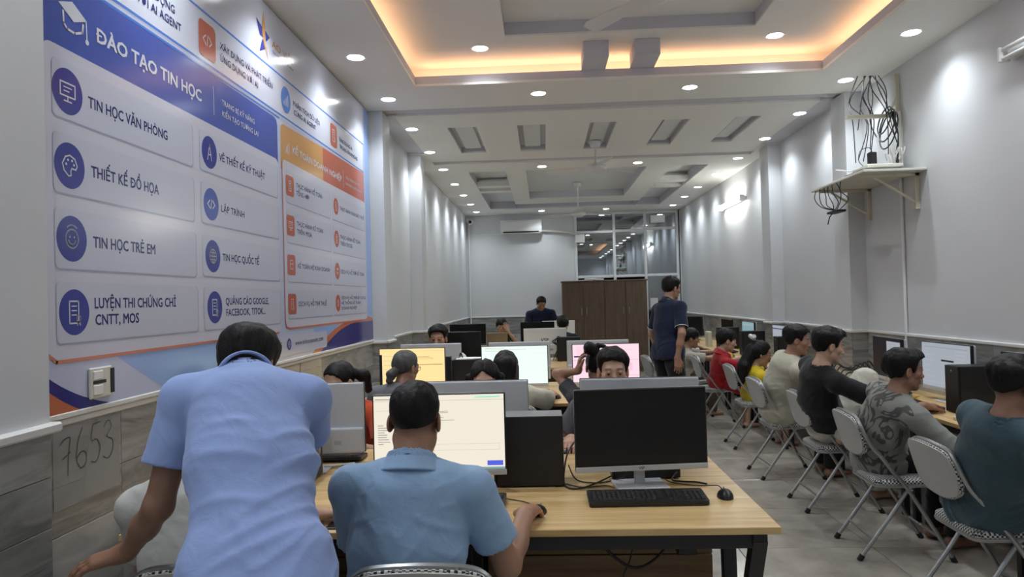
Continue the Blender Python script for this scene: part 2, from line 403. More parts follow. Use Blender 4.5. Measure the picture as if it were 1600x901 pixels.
# downlights; unseen ones above or behind the camera are added for light
ring = MB().lathe([(.058, 0), (.072, -.004), (.078, 0), (.078, .002), (.058, .002)], n=24).mesh('trim_ring'); ring.materials.append(MT['white'])
glow = MB().lathe([(.0005, -.0035), (.058, -.0035), (.058, -.001), (.0005, -.001)], n=24).mesh('diffuser'); glow.materials.append(MT['lampglow'])
spots = [(-1.345, y) for y in (-2.4, -1.2, .5, 1.7, 2.88, 4.03, 5.18, 6.29, 7.42, 8.60, 9.77, 11.04, 12.22, 13.4, 14.6)]
spots += [(2.66, y) for y in (-2.4, -1.2, .5, 1.7, 2.88, 4.03, 5.15, 6.25, 7.36, 8.51, 9.68, 10.9, 12.17, 13.3, 14.5)]
spots += [(0.0, 6.29), (1.33, 6.28), (0.02, 9.79), (1.33, 9.75), (.0, 14.75), (1.33, 14.75), (0, -1.6), (1.33, -1.6)]
spots3 = [(-.46, 5.69, Z1), (1.88, 5.68, Z1), (-.46, 3.0, Z1), (1.88, 3.0, Z1)]
LD = bpy.data.lights.new('downlight_lamp', 'SPOT'); LD.energy = LAMP_W; LD.spot_size = R(132); LD.spot_blend = 1.0; LD.shadow_soft_size = .05; LD.color = (.88, .95, 1.0)
def downlight(x, y, z, label):
    t = thing('downlight', label, 'light', (x, y, z), 'recessed round downlights in the ceiling')
    new_obj('trim_ring', ring, t); new_obj('diffuser', glow, t)
    l = bpy.data.objects.new('downlight_lamp', LD); C.objects.link(l); l.location = (x, y, z-.012)
ordn = ['first', 'second', 'third', 'fourth', 'fifth', 'sixth', 'seventh', 'eighth', 'ninth', 'tenth']
kl = kr = 0
for x, y in sorted(spots, key=lambda s: s[1]):
    if x < -1:
        if y < 4: lab = 'unseen round downlight added near the left wall, above or behind the camera'
        else: lab = 'round downlight in the left wall row, %s from the camera' % ordn[kl]; kl += 1
    elif x > 2.6:
        if y < 4.1: lab = 'unseen round downlight added near the right wall, above or behind the camera'
        else: lab = 'round downlight in the right wall row, %s from the camera' % ordn[kr]; kr += 1
    else:
        lab = 'round downlight in mid ceiling, %s one, %s' % ('left' if x < .5 else 'right', 'unseen, added behind the camera' if y < 0 else 'just past the warm-lit recess' if y < 7 else 'before the far coffers' if y < 11 else 'close to the back wall')
    downlight(x, y, H, lab)
for x, y, z in spots3: downlight(x, y, z, 'round downlight in the raised warm-lit ceiling, %s %s' % ('left' if x < 1 else 'right', 'near one' if y < 4 else 'far one'))
# ================================================================ TEXT AND FLAT PRINT
def text_geo(body, height, offset=.0, width=None):
    c = bpy.data.curves.new('t', 'FONT'); c.body = body; c.size = 1; c.resolution_u = 2
    o = bpy.data.objects.new('t', c); C.objects.link(o)
    me = bpy.data.meshes.new_from_object(o.evaluated_get(bpy.context.evaluated_depsgraph_get()))
    v = [tuple(p.co) for p in me.vertices]; f = [tuple(p.vertices) for p in me.polygons]
    bpy.data.objects.remove(o); bpy.data.curves.remove(c); bpy.data.meshes.remove(me)
    if not v: return [], []
    x0 = min(p[0] for p in v); x1 = max(p[0] for p in v)
    sy = height/.70; sx = (width/(x1-x0)) if width else sy
    V_ = []; F_ = []          # bold weight: the outline stamped at four tiny shifts
    for dx, dy in (((1, 1), (1, -1), (-1, 1), (-1, -1)) if offset else ((0, 0),)):
        n = len(V_); lf = (n/len(v))*.00007; V_ += [((p[0]-x0)*sx+dx*offset*sy*.8, p[1]*sy+dy*offset*sy*.6, lf) for p in v]; F_ += [tuple(i+n for i in q) for q in f]
    return V_, F_
ext_ = lambda vs: max(p[0] for p in vs)
class Flat:
    """flat print: shapes in (u, v) laid on a plane by to3(u, v, lift)"""
    def __init__(s, to3): s.to3 = to3; s.mb = MB()
    def poly(s, pts, d=0): s.mb.add([s.to3(u, v, d) for u, v in pts], [tuple(range(len(pts)))]); return s
    def rect(s, u0, u1, v0, v1, d=0): return s.poly([(u0, v0), (u1, v0), (u1, v1), (u0, v1)], d)
    def rrect(s, u0, u1, v0, v1, r, d=0): return s.poly(rr(u0, u1, v0, v1, r), d)
    def disc(s, u, v, r, d=0, n=32, ry=None): return s.poly([(u+r*math.cos(2*math.pi*i/n), v+(ry or r)*math.sin(2*math.pi*i/n)) for i in range(n)], d)
    def line(s, pts, w, d=0, closed=False):
        pts = [Vector(p) for p in pts]; n = len(pts)
        for i in range(n if closed else n-1):
            a, b = pts[i], pts[(i+1) % n]; t = (b-a)
            if t.length < 1e-6: continue
            t.normalize(); q = Vector((-t.y, t.x))*w/2; e = t*w/2*.7
            s.poly([tuple(a-q-e), tuple(b-q+e), tuple(b+q+e), tuple(a+q-e)], d)
        return s
    def ring(s, u, v, r, w, d=0, a0=0, a1=360, n=28, ry=None):
        p = [(u+r*math.cos(R(a0+(a1-a0)*i/n)), v+(ry or r)*math.sin(R(a0+(a1-a0)*i/n))) for i in range(n+1)]
        return s.line(p, w, d)
    def text(s, body, u, v, h, d=0, off=.018, width=None):
        if 'Đ' in body:                       # D with its own bar
            b2 = body.replace('Đ', 'D'); full = ext_(text_geo(b2, h, 0, None)[0]); k = (width/full) if width else 1
            dw = ext_(text_geo('D', h, 0, None)[0])
            for i, ch in enumerate(body):
                if ch == 'Đ':
                    x1 = ext_(text_geo(b2[:i+1], h, 0, None)[0]); x0 = (x1-dw)*k
                    s.rect(u+x0-.10*h*k, u+x0+.45*h*k, v+h*.46, v+h*.58, d+.0004)
            body = b2
        vs, fs = text_geo(body, h, off, width); s.mb.add([s.to3(u+a, v+b, d+e) for a, b, e in vs], fs); return s
    def build(s, name, m, parent, **k): return s.mb.build(name, m, parent, fix=False, **k)
def rr(u0, u1, v0, v1, r, n=6):
    out = []
    for cx, cy, a in ((u1-r, v0+r, -90), (u1-r, v1-r, 0), (u0+r, v1-r, 90), (u0+r, v0+r, 180)):
        out += [(cx+r*math.cos(R(a+90*i/n)), cy+r*math.sin(R(a+90*i/n))) for i in range(n+1)]
    return out
def pm(name, col, rough=.16): return mat(name, col, rough, spec=.5)
NAVY = (.035, .045, .27); BLUE = (.055, .10, .42); ORG = (.72, .17, .07)
MP = {'bg': pm('print_pale', (.50, .55, .72)), 'bg2': pm('print_pale_blue', (.30, .45, .80)), 'panel': pm('print_panel', (.60, .60, .70)), 'card': pm('print_card', (.55, .57, .68)),
      'cardedge': pm('print_card_edge', (.38, .40, .54)), 'navy': pm('print_navy', (.03, .03, .20)), 'blue': pm('print_blue', (.07, .11, .42)), 'disc': pm('print_disc', (.045, .055, .30)),
      'ink': pm('print_ink', (.03, .035, .16)), 'wht': pm('print_white', (.68, .69, .76)), 'orange': pm('print_orange', (.52, .16, .08)), 'amber': pm('print_amber', (.60, .32, .12)),
      'redorg': pm('print_red_orange', (.50, .13, .085)), 'lblue': pm('print_light_blue', (.08, .20, .60)), 'rim': pm('print_rim', (.60, .22, .14)), 'top': pm('print_top', (.60, .62, .72))}
BX = XL+.025
board = thing('course_poster', 'huge glossy printed wall board of computer courses in blue and orange', 'poster', (XL, 2.21, 1.206), world=True)
MB().box(XL+.001, BX-.001, 2.205, 6.625, 1.207, 3.352).build('backing', MT['white'], board)
fr = MB(); fr.cbox(XL+.001, BX+.006, 2.112, 6.63, 1.19, 1.209, .003); fr.build('edge_strip', MT['cap'], board)
to3 = lambda u, v, d: (BX+d, u, v)
D1, D2, D3, D4, D5 = .0006, .0012, .0018, .0024, .0030
F = lambda: Flat(to3)
F().rect(2.205, 6.625, 1.207, 3.352).build('background', MP['bg'], board)
F().poly([(2.6, 1.38), (3.5, 1.39), (4.3, 1.39), (3.2, 1.21), (2.95, 1.21)], D1*.5).poly([(4.9, 1.38), (5.5, 1.385), (5.3, 1.22), (5.1, 1.21)], D1*.5).poly([(6.42, 1.4), (6.625, 1.4), (6.625, 3.35), (6.44, 3.35), (6.44, 2.6)], D1*.5).build('pale_swoosh', MP['bg2'], board)
# corner swooshes
def bez(p0, p1, p2, n=10): return [((1-t)**2*p0[0]+2*(1-t)*t*p1[0]+t*t*p2[0], (1-t)**2*p0[1]+2*(1-t)*t*p1[1]+t*t*p2[1]) for t in [i/n for i in range(n+1)]]
F().poly([(2.205, 1.207), (2.575, 1.207)]+bez((2.575, 1.207), (2.36, 1.25), (2.205, 1.355)), D1).build('navy_swoosh', MP['navy'], board)
sw = F(); sw.poly(bez((5.05, 1.207), (5.6, 1.40), (6.1, 1.385))+[(6.625, 1.385), (6.625, 1.207)], D2); sw.build('navy_swoosh', MP['navy'], board)
F().poly([(2.205, 1.207), (2.40, 1.207)]+bez((2.40, 1.207), (2.30, 1.245), (2.205, 1.31)), D2).build('orange_swoosh', MP['orange'], board)
F().poly(bez((4.85, 1.207), (5.5, 1.43), (6.1, 1.42))+[(6.4, 1.44), (6.625, 1.41), (6.625, 1.385), (6.1, 1.385)]+bez((6.1, 1.385), (5.6, 1.40), (5.05, 1.207)), D1).build('orange_swoosh', MP['orange'], board)
# top panel (AI courses) and its outline
F().rect(2.205, 6.41, 2.725, 3.352, D1).build('top_panel', MP['top'], board)
F().line([(2.205, 2.735), (6.40, 2.745), (6.41, 3.00), (3.2, 2.985), (2.205, 2.98)], .012, D2).line([(2.205, 2.703), (4.33, 2.715)], .01, D2).build('blue_outline', MP['lblue'], board)
# blue course panel
F().poly([(2.205, 2.40), (4.295, 2.42), (4.295, 2.66)]+[(4.28, 2.69), (4.24, 2.70)]+[(2.205, 2.70)], D2).build('blue_header', MP['blue'], board)
F().rrect(2.225, 4.30, 1.385, 2.447, .05, D3).build('course_panel', MP['panel'], board)
F().line([(2.222, 2.40), (2.222, 1.46), (2.235, 1.41), (2.28, 1.381), (3.4, 1.383), (4.25, 1.384)], .012, D4).build('orange_edge', MP['rim'], board)
F().text('ĐÀO TẠO TIN HỌC', 2.524, 2.535, .052, D4, .036, .795).build('header_lettering', MP['wht'], board)
F().line([(3.445, 2.645), (3.448, 2.505)], .006, D4).build('header_divider', MP['wht'], board)
F().text('TRANG BỊ KỸ NĂNG', 3.537, 2.580, .027, D4, .012, .41).build('header_lettering', MP['wht'], board)
F().text('KIẾN TẠO TƯƠNG LAI', 3.540, 2.522, .027, D4, .012, .455).build('header_lettering', MP['wht'], board)
cap = F(); cap.poly([(2.315, 2.597), (2.388, 2.625), (2.468, 2.585), (2.395, 2.556)], D4).line([(2.34, 2.575), (2.342, 2.535), (2.36, 2.52), (2.40, 2.518), (2.44, 2.535), (2.445, 2.565)], .009, D4).line([(2.462, 2.585), (2.465, 2.52)], .006, D4).disc(2.466, 2.510, .010, D4)
cap.build('graduation_cap', MP['wht'], board)
# icon glyphs
def g_monitor(f, u, v, s, d): f.line([(u-s, v+s*.75), (u+s, v+s*.75), (u+s, v-s*.45), (u-s, v-s*.45)], s*.14, d, True).line([(u-s*.5, v-s*.9), (u+s*.5, v-s*.9)], s*.14, d).line([(u, v-s*.45), (u, v-s*.9)], s*.14, d).line([(u-s*.55, v+s*.35), (u+s*.55, v+s*.35)], s*.1, d).line([(u-s*.55, v), (u+s*.2, v)], s*.1, d)
def g_palette(f, u, v, s, d):
    f.line([(u-s*.2, v-s*.95), (u-s*.8, v-s*.5), (u-s, v+s*.1), (u-s*.6, v+s*.75), (u, v+s*.95), (u+s*.7, v+s*.7), (u+s, v+s*.1), (u+s*.8, v-s*.25), (u+s*.25, v-s*.2), (u+s*.1, v-s*.5), (u+s*.15, v-s*.85)], s*.14, d, True)
    for a, b in ((-.5, .1), (-.25, .5), (.3, .5), (.55, .15)): f.disc(u+a*s, v+b*s, s*.12, d, 10)
def g_face(f, u, v, s, d): f.ring(u, v, s*.85, s*.14, d).ring(u, v+s*.35, s*.9, s*.12, d, 45, 135, 8).disc(u-s*.3, v+s*.15, s*.1, d, 8).disc(u+s*.3, v+s*.15, s*.1, d, 8).ring(u, v, s*.5, s*.13, d, 200, 340, 10)
def g_cert(f, u, v, s, d):
    f.line([(u-s*.7, v+s), (u+s*.55, v+s), (u+s*.55, v-s), (u-s*.7, v-s)], s*.14, d, True)
    for k in (.55, .15, -.25): f.line([(u-s*.4, v+k*s), (u+s*.25, v+k*s)], s*.1, d)
    f.ring(u+s*.55, v-s*.6, s*.28, s*.12, d, n=12).line([(u+s*.45, v-s*.85), (u+s*.35, v-s*1.2)], s*.1, d).line([(u+s*.65, v-s*.85), (u+s*.75, v-s*1.2)], s*.1, d)
def g_compass(f, u, v, s, d): f.line([(u, v+s), (u-s*.55, v-s)], s*.14, d).line([(u, v+s), (u+s*.55, v-s)], s*.14, d).ring(u, v+s*.9, s*.16, s*.12, d, n=10).line([(u-s*.3, v-s*.3), (u+s*.3, v-s*.3)], s*.12, d)
def g_code(f, u, v, s, d): f.line([(u-s*.4, v+s*.5), (u-s, v), (u-s*.4, v-s*.5)], s*.15, d).line([(u+s*.4, v+s*.5), (u+s, v), (u+s*.4, v-s*.5)], s*.15, d).line([(u+s*.15, v+s*.6), (u-s*.15, v-s*.6)], s*.13, d)
def g_globe(f, u, v, s, d):
    f.ring(u, v, s*.9, s*.11, d).line([(u-s*.9, v), (u+s*.9, v)], s*.09, d).line([(u, v-s*.9), (u, v+s*.9)], s*.09, d)
    q = [(u+s*.4*math.cos(R(a)), v+s*.9*math.sin(R(a))) for a in range(0, 360, 20)]; f.line(q, s*.09, d, True)
    for k in (.45, -.45): f.line([(u-s*.78, v+k*s), (u+s*.78, v+k*s)], s*.08, d)
def g_bars(f, u, v, s, d):
    for i in range(4): f.line([(u-s*.75+i*s*.5, v-s*.8), (u-s*.75+i*s*.5, v-s*.8+s*(.5+.35*i))], s*.2, d)
def g_calc(f, u, v, s, d):
    f.line([(u-s*.6, v+s), (u+s*.6, v+s), (u+s*.6, v-s), (u-s*.6, v-s)], s*.16, d, True).line([(u-s*.3, v+s*.5), (u+s*.3, v+s*.5)], s*.22, d)
    for a in (-.25, .25):
        for b in (0, -.5): f.disc(u+a*s, v+b*s, s*.13, d, 8)
def g_store(f, u, v, s, d): f.line([(u-s*.8, v-s*.8), (u+s*.8, v-s*.8), (u+s*.8, v+s*.2), (u-s*.8, v+s*.2)], s*.15, d, True).line([(u-s, v+s*.3), (u-s*.7, v+s*.9), (u+s*.7, v+s*.9), (u+s, v+s*.3)], s*.15, d)
def g_hand(f, u, v, s, d): f.disc(u, v+s*.45, s*.3, d, 12).line([(u-s*.8, v-s*.2), (u, v-s*.8), (u+s*.8, v-s*.2)], s*.2, d).line([(u-s*.8, v+s*.3), (u-s*.4, v+s*.7)], s*.16, d).line([(u+s*.8, v+s*.3), (u+s*.4, v+s*.7)], s*.16, d)
def course(u0, u1, v0, v1, icon, iu, iv, ir, lines, ink='ink', disc='disc', square=False, name='course_card', riy=None, imat='wht', ch=.043):
    F().rrect(u0-.003, u1+.007, v0-.007, v1-.0, .022, D4).build('card_shade', MP['cardedge'], board)
    c = F(); c.rrect(u0, u1, v0, v1, .022, D4+.0004); co = c.build(name, MP['card'], board)
    i = F()
    if square: i.rrect(iu-ir*1.1, iu+ir*1.1, iv-ir, iv+ir, ir*.35, D5)
    else: i.disc(iu, iv, ir, D5)
    i.build('icon_disc' if not square else 'icon_square', MP[disc], co)
    g_ = F(); icon(g_, iu, iv, ir*.48, D5+.0006); g_.build('icon_symbol', MP[imat], co)
    for (s, u, v, wd, h) in lines: F().text(s, u, v, h, D5, .018 if h < .035 else .028, wd).build('lettering', MP[ink], co)
course(2.278, 3.222, 2.205, 2.40, g_monitor, 2.355, 2.301, .079, [('TIN HỌC VĂN PHÒNG', 2.466, 2.278, .535, .040)])
course(2.278, 3.225, 1.950, 2.152, g_palette, 2.360, 2.047, .079, [('THIẾT KẾ ĐỒ HỌA', 2.476, 2.030, .447, .040)])
course(2.280, 3.235, 1.694, 1.898, g_face, 2.365, 1.797, .079, [('TIN HỌC TRẺ EM', 2.480, 1.776, .407, .040)])
course(2.282, 3.243, 1.442, 1.648, g_cert, 2.372, 1.545, .079, [('LUYỆN THI CHỨNG CHỈ', 2.482, 1.557, .563, .038), ('CNTT, MOS', 2.485, 1.497, .274, .038)])
course(3.290, 4.275, 2.208, 2.40, g_compass, 3.389, 2.305, .079, [('VẼ THIẾT KẾ KỸ THUẬT', 3.492, 2.287, .585, .036)])
course(3.295, 4.278, 1.956, 2.152, g_code, 3.397, 2.052, .079, [('LẬP TRÌNH', 3.505, 2.030, .276, .034)], disc='blue')
course(3.300, 4.281, 1.700, 1.898, g_globe, 3.405, 1.799, .079, [('TIN HỌC QUỐC TẾ', 3.509, 1.783, .458, .036)])
course(3.305, 4.283, 1.442, 1.648, g_cert, 3.415, 1.549, .079, [('QUẢNG CÁO GOOGLE,', 3.534, 1.560, .561, .036), ('FACEBOOK, TITOK...', 3.539, 1.503, .505, .036)])
# orange accounting panel
op = F(); op.poly([(4.345, 2.40), (5.2, 2.40), (5.2, 2.715), (4.38, 2.69), (4.35, 2.67)], D2); op.build('amber_header', MP['amber'], board)
F().poly([(5.2, 2.40), (6.405, 2.40), (6.405, 2.735), (5.2, 2.715)], D2).build('red_header', MP['redorg'], board)
F().rrect(4.37, 6.41, 1.405, 2.468, .04, D3).build('course_panel', MP['panel'], board)
F().line([(4.36, 2.45), (4.365, 1.45), (4.385, 1.412), (4.43, 1.402), (6.36, 1.403), (6.41, 1.42)], .012, D4).build('orange_edge', MP['rim'], board)
h = F(); g_bars(h, 4.455, 2.555, .045, D4); h.build('bar_symbol', MP['wht'], board)
F().text('KẾ TOÁN DOANH NGHIỆP', 4.553, 2.540, .044, D4, .030, 1.125).build('header_lettering', MP['wht'], board)
F().line([(5.73, 2.64), (5.735, 2.50)], .006, D4).build('header_divider', MP['wht'], board)
F().text('THỰC HÀNH THỰC TẾ', 5.80, 2.585, .020, D4, .01, .42).build('header_lettering', MP['wht'], board)
F().text('KHAI BÁO THUẾ NHANH', 5.80, 2.535, .020, D4, .01, .50).build('header_lettering', MP['wht'], board)
rowz = [(2.315, 2.205, 2.41), (2.060, 1.95, 2.155), (1.807, 1.70, 1.90), (1.556, 1.465, 1.65)]
A_ = [(g_calc, ['THỰC HÀNH KẾ TOÁN', 'TỔNG HỢP'], (.55, .26)), (g_monitor, ['THỰC HÀNH KẾ TOÁN', 'TRÊN MISA'], (.55, .30)), (g_store, ['KẾ TOÁN HỘ KINH DOANH'], (.70,)), (g_cert, ['DỊCH VỤ HỖ TRỢ THUẾ'], (.60,))]
B_ = [(g_cert, ['THỰC HÀNH KHAI BÁO THUẾ'], (.77,)), (g_calc, ['THỰC HÀNH KẾ TOÁN', 'TRÊN EXCEL'], (.62, .36)), (g_hand, ['DỊCH VỤ HỖ TRỢ KẾ TOÁN'], (.72,)), (g_globe, ['DỊCH VỤ HỖ TRỢ XÂY DỰNG', 'HỆ THỐNG KẾ TOÁN', 'DOANH NGHIỆP'], (.76, .58, .45))]
for (zc, z0, z1), (ga, la, wa), (gb, lb, wb2) in zip(rowz, A_, B_):
    for (g_, ls, ws, u0, u1, iu, sq) in ((ga, la, wa, 4.42, 5.35, 4.49, True), (gb, lb, wb2, 5.40, 6.385, 5.502, False)):
        n = len(ls); hh = .03 if n < 3 else .024; st = .052 if n < 3 else .042
        lines = [(s, iu+(.115 if sq else .10), zc-hh/2+(n-1)*st/2-i*st, w_, hh) for i, (s, w_) in enumerate(zip(ls, ws))]
        course(u0, u1, z0, z1, g_, iu, zc, .066, lines, disc='redorg', square=sq)
# top panel items
F().text('VỚI AI AGENT', 2.785, 2.800, .036, D4, .014, .355).build('top_lettering', MP['ink'], board)
F().text('XÂY DỰNG VÀ PHÁT TRIỂN', 3.528, 2.865, .034, D4, .012, .70).build('top_lettering', MP['ink'], board)
F().text('ỨNG DỤNG VỚI AI', 3.532, 2.803, .034, D4, .012, .475).build('top_lettering', MP['ink'], board)
F().text('PHÂN TÍCH DỮ LIỆU', 4.59, 2.862, .032, D4, .012, .55).build('top_lettering', MP['ink'], board)
F().text('CÙNG AI AGENT', 4.595, 2.806, .032, D4, .012, .45).build('top_lettering', MP['ink'], board)
F().text('ỨNG DỤNG AI', 5.643, 2.862, .030, D4, .012, .38).build('top_lettering', MP['ink'], board)
F().text('TRONG VĂN PHÒNG', 5.643, 2.806, .030, D4, .012, .55).build('top_lettering', MP['ink'], board)
F().text('ỨNG DỤNG', 2.785, 2.862, .036, D4, .014, .30).build('top_lettering', MP['ink'], board)
for (u, v, sq, mk, gg) in ((3.392, 2.853, True, 'redorg', g_code), (4.452, 2.86, False, 'lblue', g_bars), (5.487, 2.868, True, 'redorg', g_cert), (2.65, 2.84, False, 'lblue', g_globe)):
    i = F(); (i.rrect(u-.088, u+.088, v-.088, v+.088, .03, D4) if sq else i.disc(u, v, .083, D4)); io = i.build('icon_tile', MP[mk], board)
    q = F(); gg(q, u, v, .045, D5); q.build('icon_symbol', MP['wht'], io)
# logo: a two coloured star and the name
F().poly([(4.00, 3.215), (4.085, 3.19), (4.11, 3.13), (4.05, 3.13)], D4).poly([(4.04, 3.03), (4.085, 3.12), (4.155, 3.085)], D4).poly([(4.125, 3.19), (4.20, 3.165), (4.14, 3.12)], D4).build('logo_blue', MP['disc'], board)
F().poly([(4.085, 3.20), (4.108, 3.30), (4.135, 3.20), (4.125, 3.13), (4.175, 3.01), (4.105, 3.10), (4.085, 3.15)], D5).text('AO VIỆT', 4.235, 3.125, .045, D4, .02, .38).build('logo_amber', MP['amber'], board)
F().text('TIN HỌC - KẾ TOÁN', 4.235, 3.090, .014, D4, 0, .36).build('logo_small_lettering', MP['ink'], board)
# web address pill
F().rrect(3.9, 5.20, 1.235, 1.355, .03, D3).build('address_pill', MP['card'], board)
i = F(); i.disc(4.418, 1.303, .038, D4); io = i.build('icon_disc', MP['disc'], board); q = F(); g_globe(q, 4.418, 1.303, .022, D5); q.build('icon_symbol', MP['wht'], io)
F().text('www.tinhocsaoviet.com', 4.525, 1.289, .032, D4, .01, .58).build('address_lettering', MP['ink'], board)
F().text('5', 4.275, 1.289, .034, D4, .014).build('address_lettering', MP['ink'], board)
# socket in a hole cut in the board
so = thing('power_socket', 'white double socket plate showing through a cut in the board, lower left', 'socket', (BX, 2.5, 1.28), world=True)
MB().cbox(BX+.001, BX+.012, 2.438, 2.566, 1.235, 1.345, .004).build('plate', MT['offwhite'], so)
mb = MB(); mb.cbox(BX+.011, BX+.016, 2.452, 2.506, 1.247, 1.283, .003); mb.cbox(BX+.011, BX+.016, 2.452, 2.506, 1.302, 1.333, .003); mb.build('module', MT['white'], so)
mb = MB(); mb.cbox(BX+.0115, BX+.0145, 2.452, 2.525, 1.287, 1.299, .001); mb.cbox(BX+.0115, BX+.0145, 2.552, 2.575, 1.246, 1.336, .001); mb.build('slot', MT['black'], so)
# taped translucent sheet with a number written by hand
MF = mat('film_sheet', (.50, .51, .51), .3); MF.node_tree.nodes['Principled BSDF'].inputs['Alpha'].default_value = .38
sh = thing('taped_sheet', 'pale sheet on the wall tiles under the board, handwritten 7653', 'sign', (XL, 2.45, 1.0), world=True)
MB().box(XL+.0115, XL+.0125, 2.275, 2.64, .888, 1.158).build('sheet', MF, sh)
hw = Flat(lambda u, v, d: (XL+.0140+d, u, v))
def stroke(p): hw.line([tuple(q)[:2] for q in catmull([(a, b, 0) for a, b in p], 4)], .0032)
k = lambda u, v: (2.31+u*.285, .995+v*.15)
for p in ([k(0, .72), k(.05, .80), k(.17, .82), k(.14, .5), k(.12, .0)], [k(.03, .38), k(.18, .50)],
          [k(.40, .98), k(.32, .7), k(.28, .3), k(.36, .05), k(.46, .15), k(.45, .38), k(.36, .42), k(.29, .3)],
          [k(.76, 1.0), k(.60, .98)], [k(.60, .98), k(.57, .62), k(.68, .60), k(.74, .35), k(.66, .08), k(.56, .12)],
          [k(.82, .85), k(.92, .98), k(.98, .82), k(.88, .60), k(1.0, .48), k(1.0, .22), k(.90, .06), k(.80, .14)]): stroke(p)
hw.build('handwriting', MT['grey'] if False else mat('pencil', (.05, .05, .06), .6), sh)
# more pale taped sheets under the board
for j, (a, b, z0, z1, lb) in enumerate([(4.02, 4.62, .93, 1.16, 'cream paper sheet taped to the wall tiles under the web address'), (4.66, 5.10, .95, 1.165, 'cream paper sheet taped to the wall tiles, right of another cream sheet')]):
    s2 = thing('taped_sheet', lb, 'paper', (XL, a, z0), world=True)
    MB().box(XL+.0115, XL+.0125, a, b, z0, z1).build('sheet', mat('cream_paper', (.62, .56, .42), .6, var=.05), s2)
    q = Flat(lambda u, v, d: (XL+.0128+d, u, v))
    for r_ in range(3):
        for cc in range(2): q.line([(a+.05+cc*.27, z1-.06-.06*r_), (a+.20+cc*.27 if a+.2+cc*.27 < b else b-.03, z1-.062-.06*r_)], .004)
    q.build('faint_writing', MT['chairm'] if False else mat('faint_ink', (.38, .33, .25), .7), s2)
# ================================================================ BACK WALL: glazed partition
MT['alu'] = mat('white_aluminium', (.70, .71, .72), .35)
m, nt, p = nodes('dark_glass'); p.inputs['Base Color'].default_value = (.05, .055, .06, 1)
tr = N(nt, 'ShaderNodeBsdfTransparent'); tr.inputs[0].default_value = (.45, .48, .50, 1); gl = N(nt, 'ShaderNodeBsdfGlossy'); gl.inputs['Roughness'].default_value = .015; gl.inputs['Color'].default_value = (.8, .85, .9, 1)
mx = N(nt, 'ShaderNodeMixShader'); mx.inputs[0].default_value = .42; nt.links.new(tr.outputs[0], mx.inputs[1]); nt.links.new(gl.outputs[0], mx.inputs[2]); nt.links.new(mx.outputs[0], nt.nodes['Material Output'].inputs[0]); MT['glass'] = m
win = thing('window_1', 'white framed glazed partition', None, (.7, YB, 0), world=True); win['kind'] = 'structure'; del win['label']
fm = lambda *a: MB().cbox(*a, .006).build('frame_bar', MT['alu'], win)
YG0, YG1 = YB-.02, YB+.05
for x in (.715, 1.535, 2.195, 2.875):
    fm(x-.028, x+.028, YG0, YG1, 1.90 if x < 2 else 0, H)
for (a, b, z) in ((.743, 1.507, 3.34), (1.563, 2.167, 3.34), (2.223, 2.847, 3.34), (.743, 1.507, 2.945), (1.563, 2.167, 2.955), (2.223, 2.847, 2.985), (.743, 1.507, 1.985), (1.563, 2.167, 1.985), (2.223, 2.847, 1.99), (2.223, 2.847, .06)):
    fm(a, b, YG0+.005, YG1-.005, z-.028, z+.028)
for (a, b, z0, z1) in ((.743, 1.507, 2.973, 3.312), (1.563, 2.167, 2.983, 3.312), (2.223, 2.847, 3.013, 3.312), (.743, 1.507, 2.013, 2.917), (1.563, 2.167, 2.013, 2.927), (2.223, 2.847, 2.018, 2.957), (2.223, 2.847, .088, 1.962)):
    MB().box(a, b, YB+.012, YB+.018, z0, z1).build('pane', MT['glass'], win)
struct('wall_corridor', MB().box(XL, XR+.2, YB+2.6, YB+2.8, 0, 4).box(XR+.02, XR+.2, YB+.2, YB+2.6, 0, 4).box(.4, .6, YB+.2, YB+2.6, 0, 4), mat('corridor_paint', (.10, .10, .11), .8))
# notice stuck on the glass door, exit lamp
t = thing('notice', 'small white notice stuck on the glass door behind the standing man', 'sign', (2.36, YB-.02, 1.4), world=True)
MB().box(2.27, 2.43, YB+.007, YB+.011, 1.29, 1.50).build('sheet', MT['paper'], t)
t = thing('exit_lamp', 'small white box lamp high in the rightmost glass pane', 'light', (2.4, YB, 3.1), world=True)
MB().cbox(2.31, 2.62, YB-.07, YB-.025, 3.10, 3.26, .01).build('housing', MT['white'], t)
MB().cbox(2.34, 2.59, YB-.075, YB-.07, 3.125, 3.235, .002).build('face', mat('lamp_face', (.8, .85, .85), .3), t)
# cabinet
cb = thing('cabinet', 'tall brown wooden four-door cabinet in front of the glass partition', 'cabinet', (1.26, 14.8, 0), world=True)
cx0, cx1, cy0, cy1, cz = .38, 2.12, 14.72, 15.22, 1.865
MB().cbox(cx0, cx1, cy0+.02, cy1, .0, cz, .004).build('body', MT['cab'], cb)
MB().cbox(cx0-.02, cx1+.02, cy0-.01, cy1, cz, cz+.03, .005).build('top_board', MT['cab'], cb)
wd = (cx1-cx0)/4
for i in range(4):
    a = cx0+i*wd; do = MB().cbox(a+.003, a+wd-.003, cy0, cy0+.019, .08, cz-.005, .003).build('door', MT['cab'], cb)
    hx = a+wd-.06 if i % 2 == 0 else a+.06
    if i == 3: hx = a+.06+.0
    if i == 0: hx = a+wd-.045
    MB().tube([(hx, cy0, 1.20), (hx, cy0-.03, 1.20), (hx, cy0-.03, 1.33), (hx, cy0, 1.33)], .006, 8).build('handle', MT['silver'], do, smooth=True)
t = thing('paper_roll', 'loose white papers and a tube lying on top of the brown cabinet', 'paper', (.9, 15, cz+.03), world=True)
mb = MB(); mb.cbox(.72, 1.02, 14.8, 15.0, cz+.031, cz+.045, .003); mb.cyl((.85, 14.78, cz+.06), (1.25, 14.85, cz+.05), .014); mb.build('sheets', MT['paper'], t)
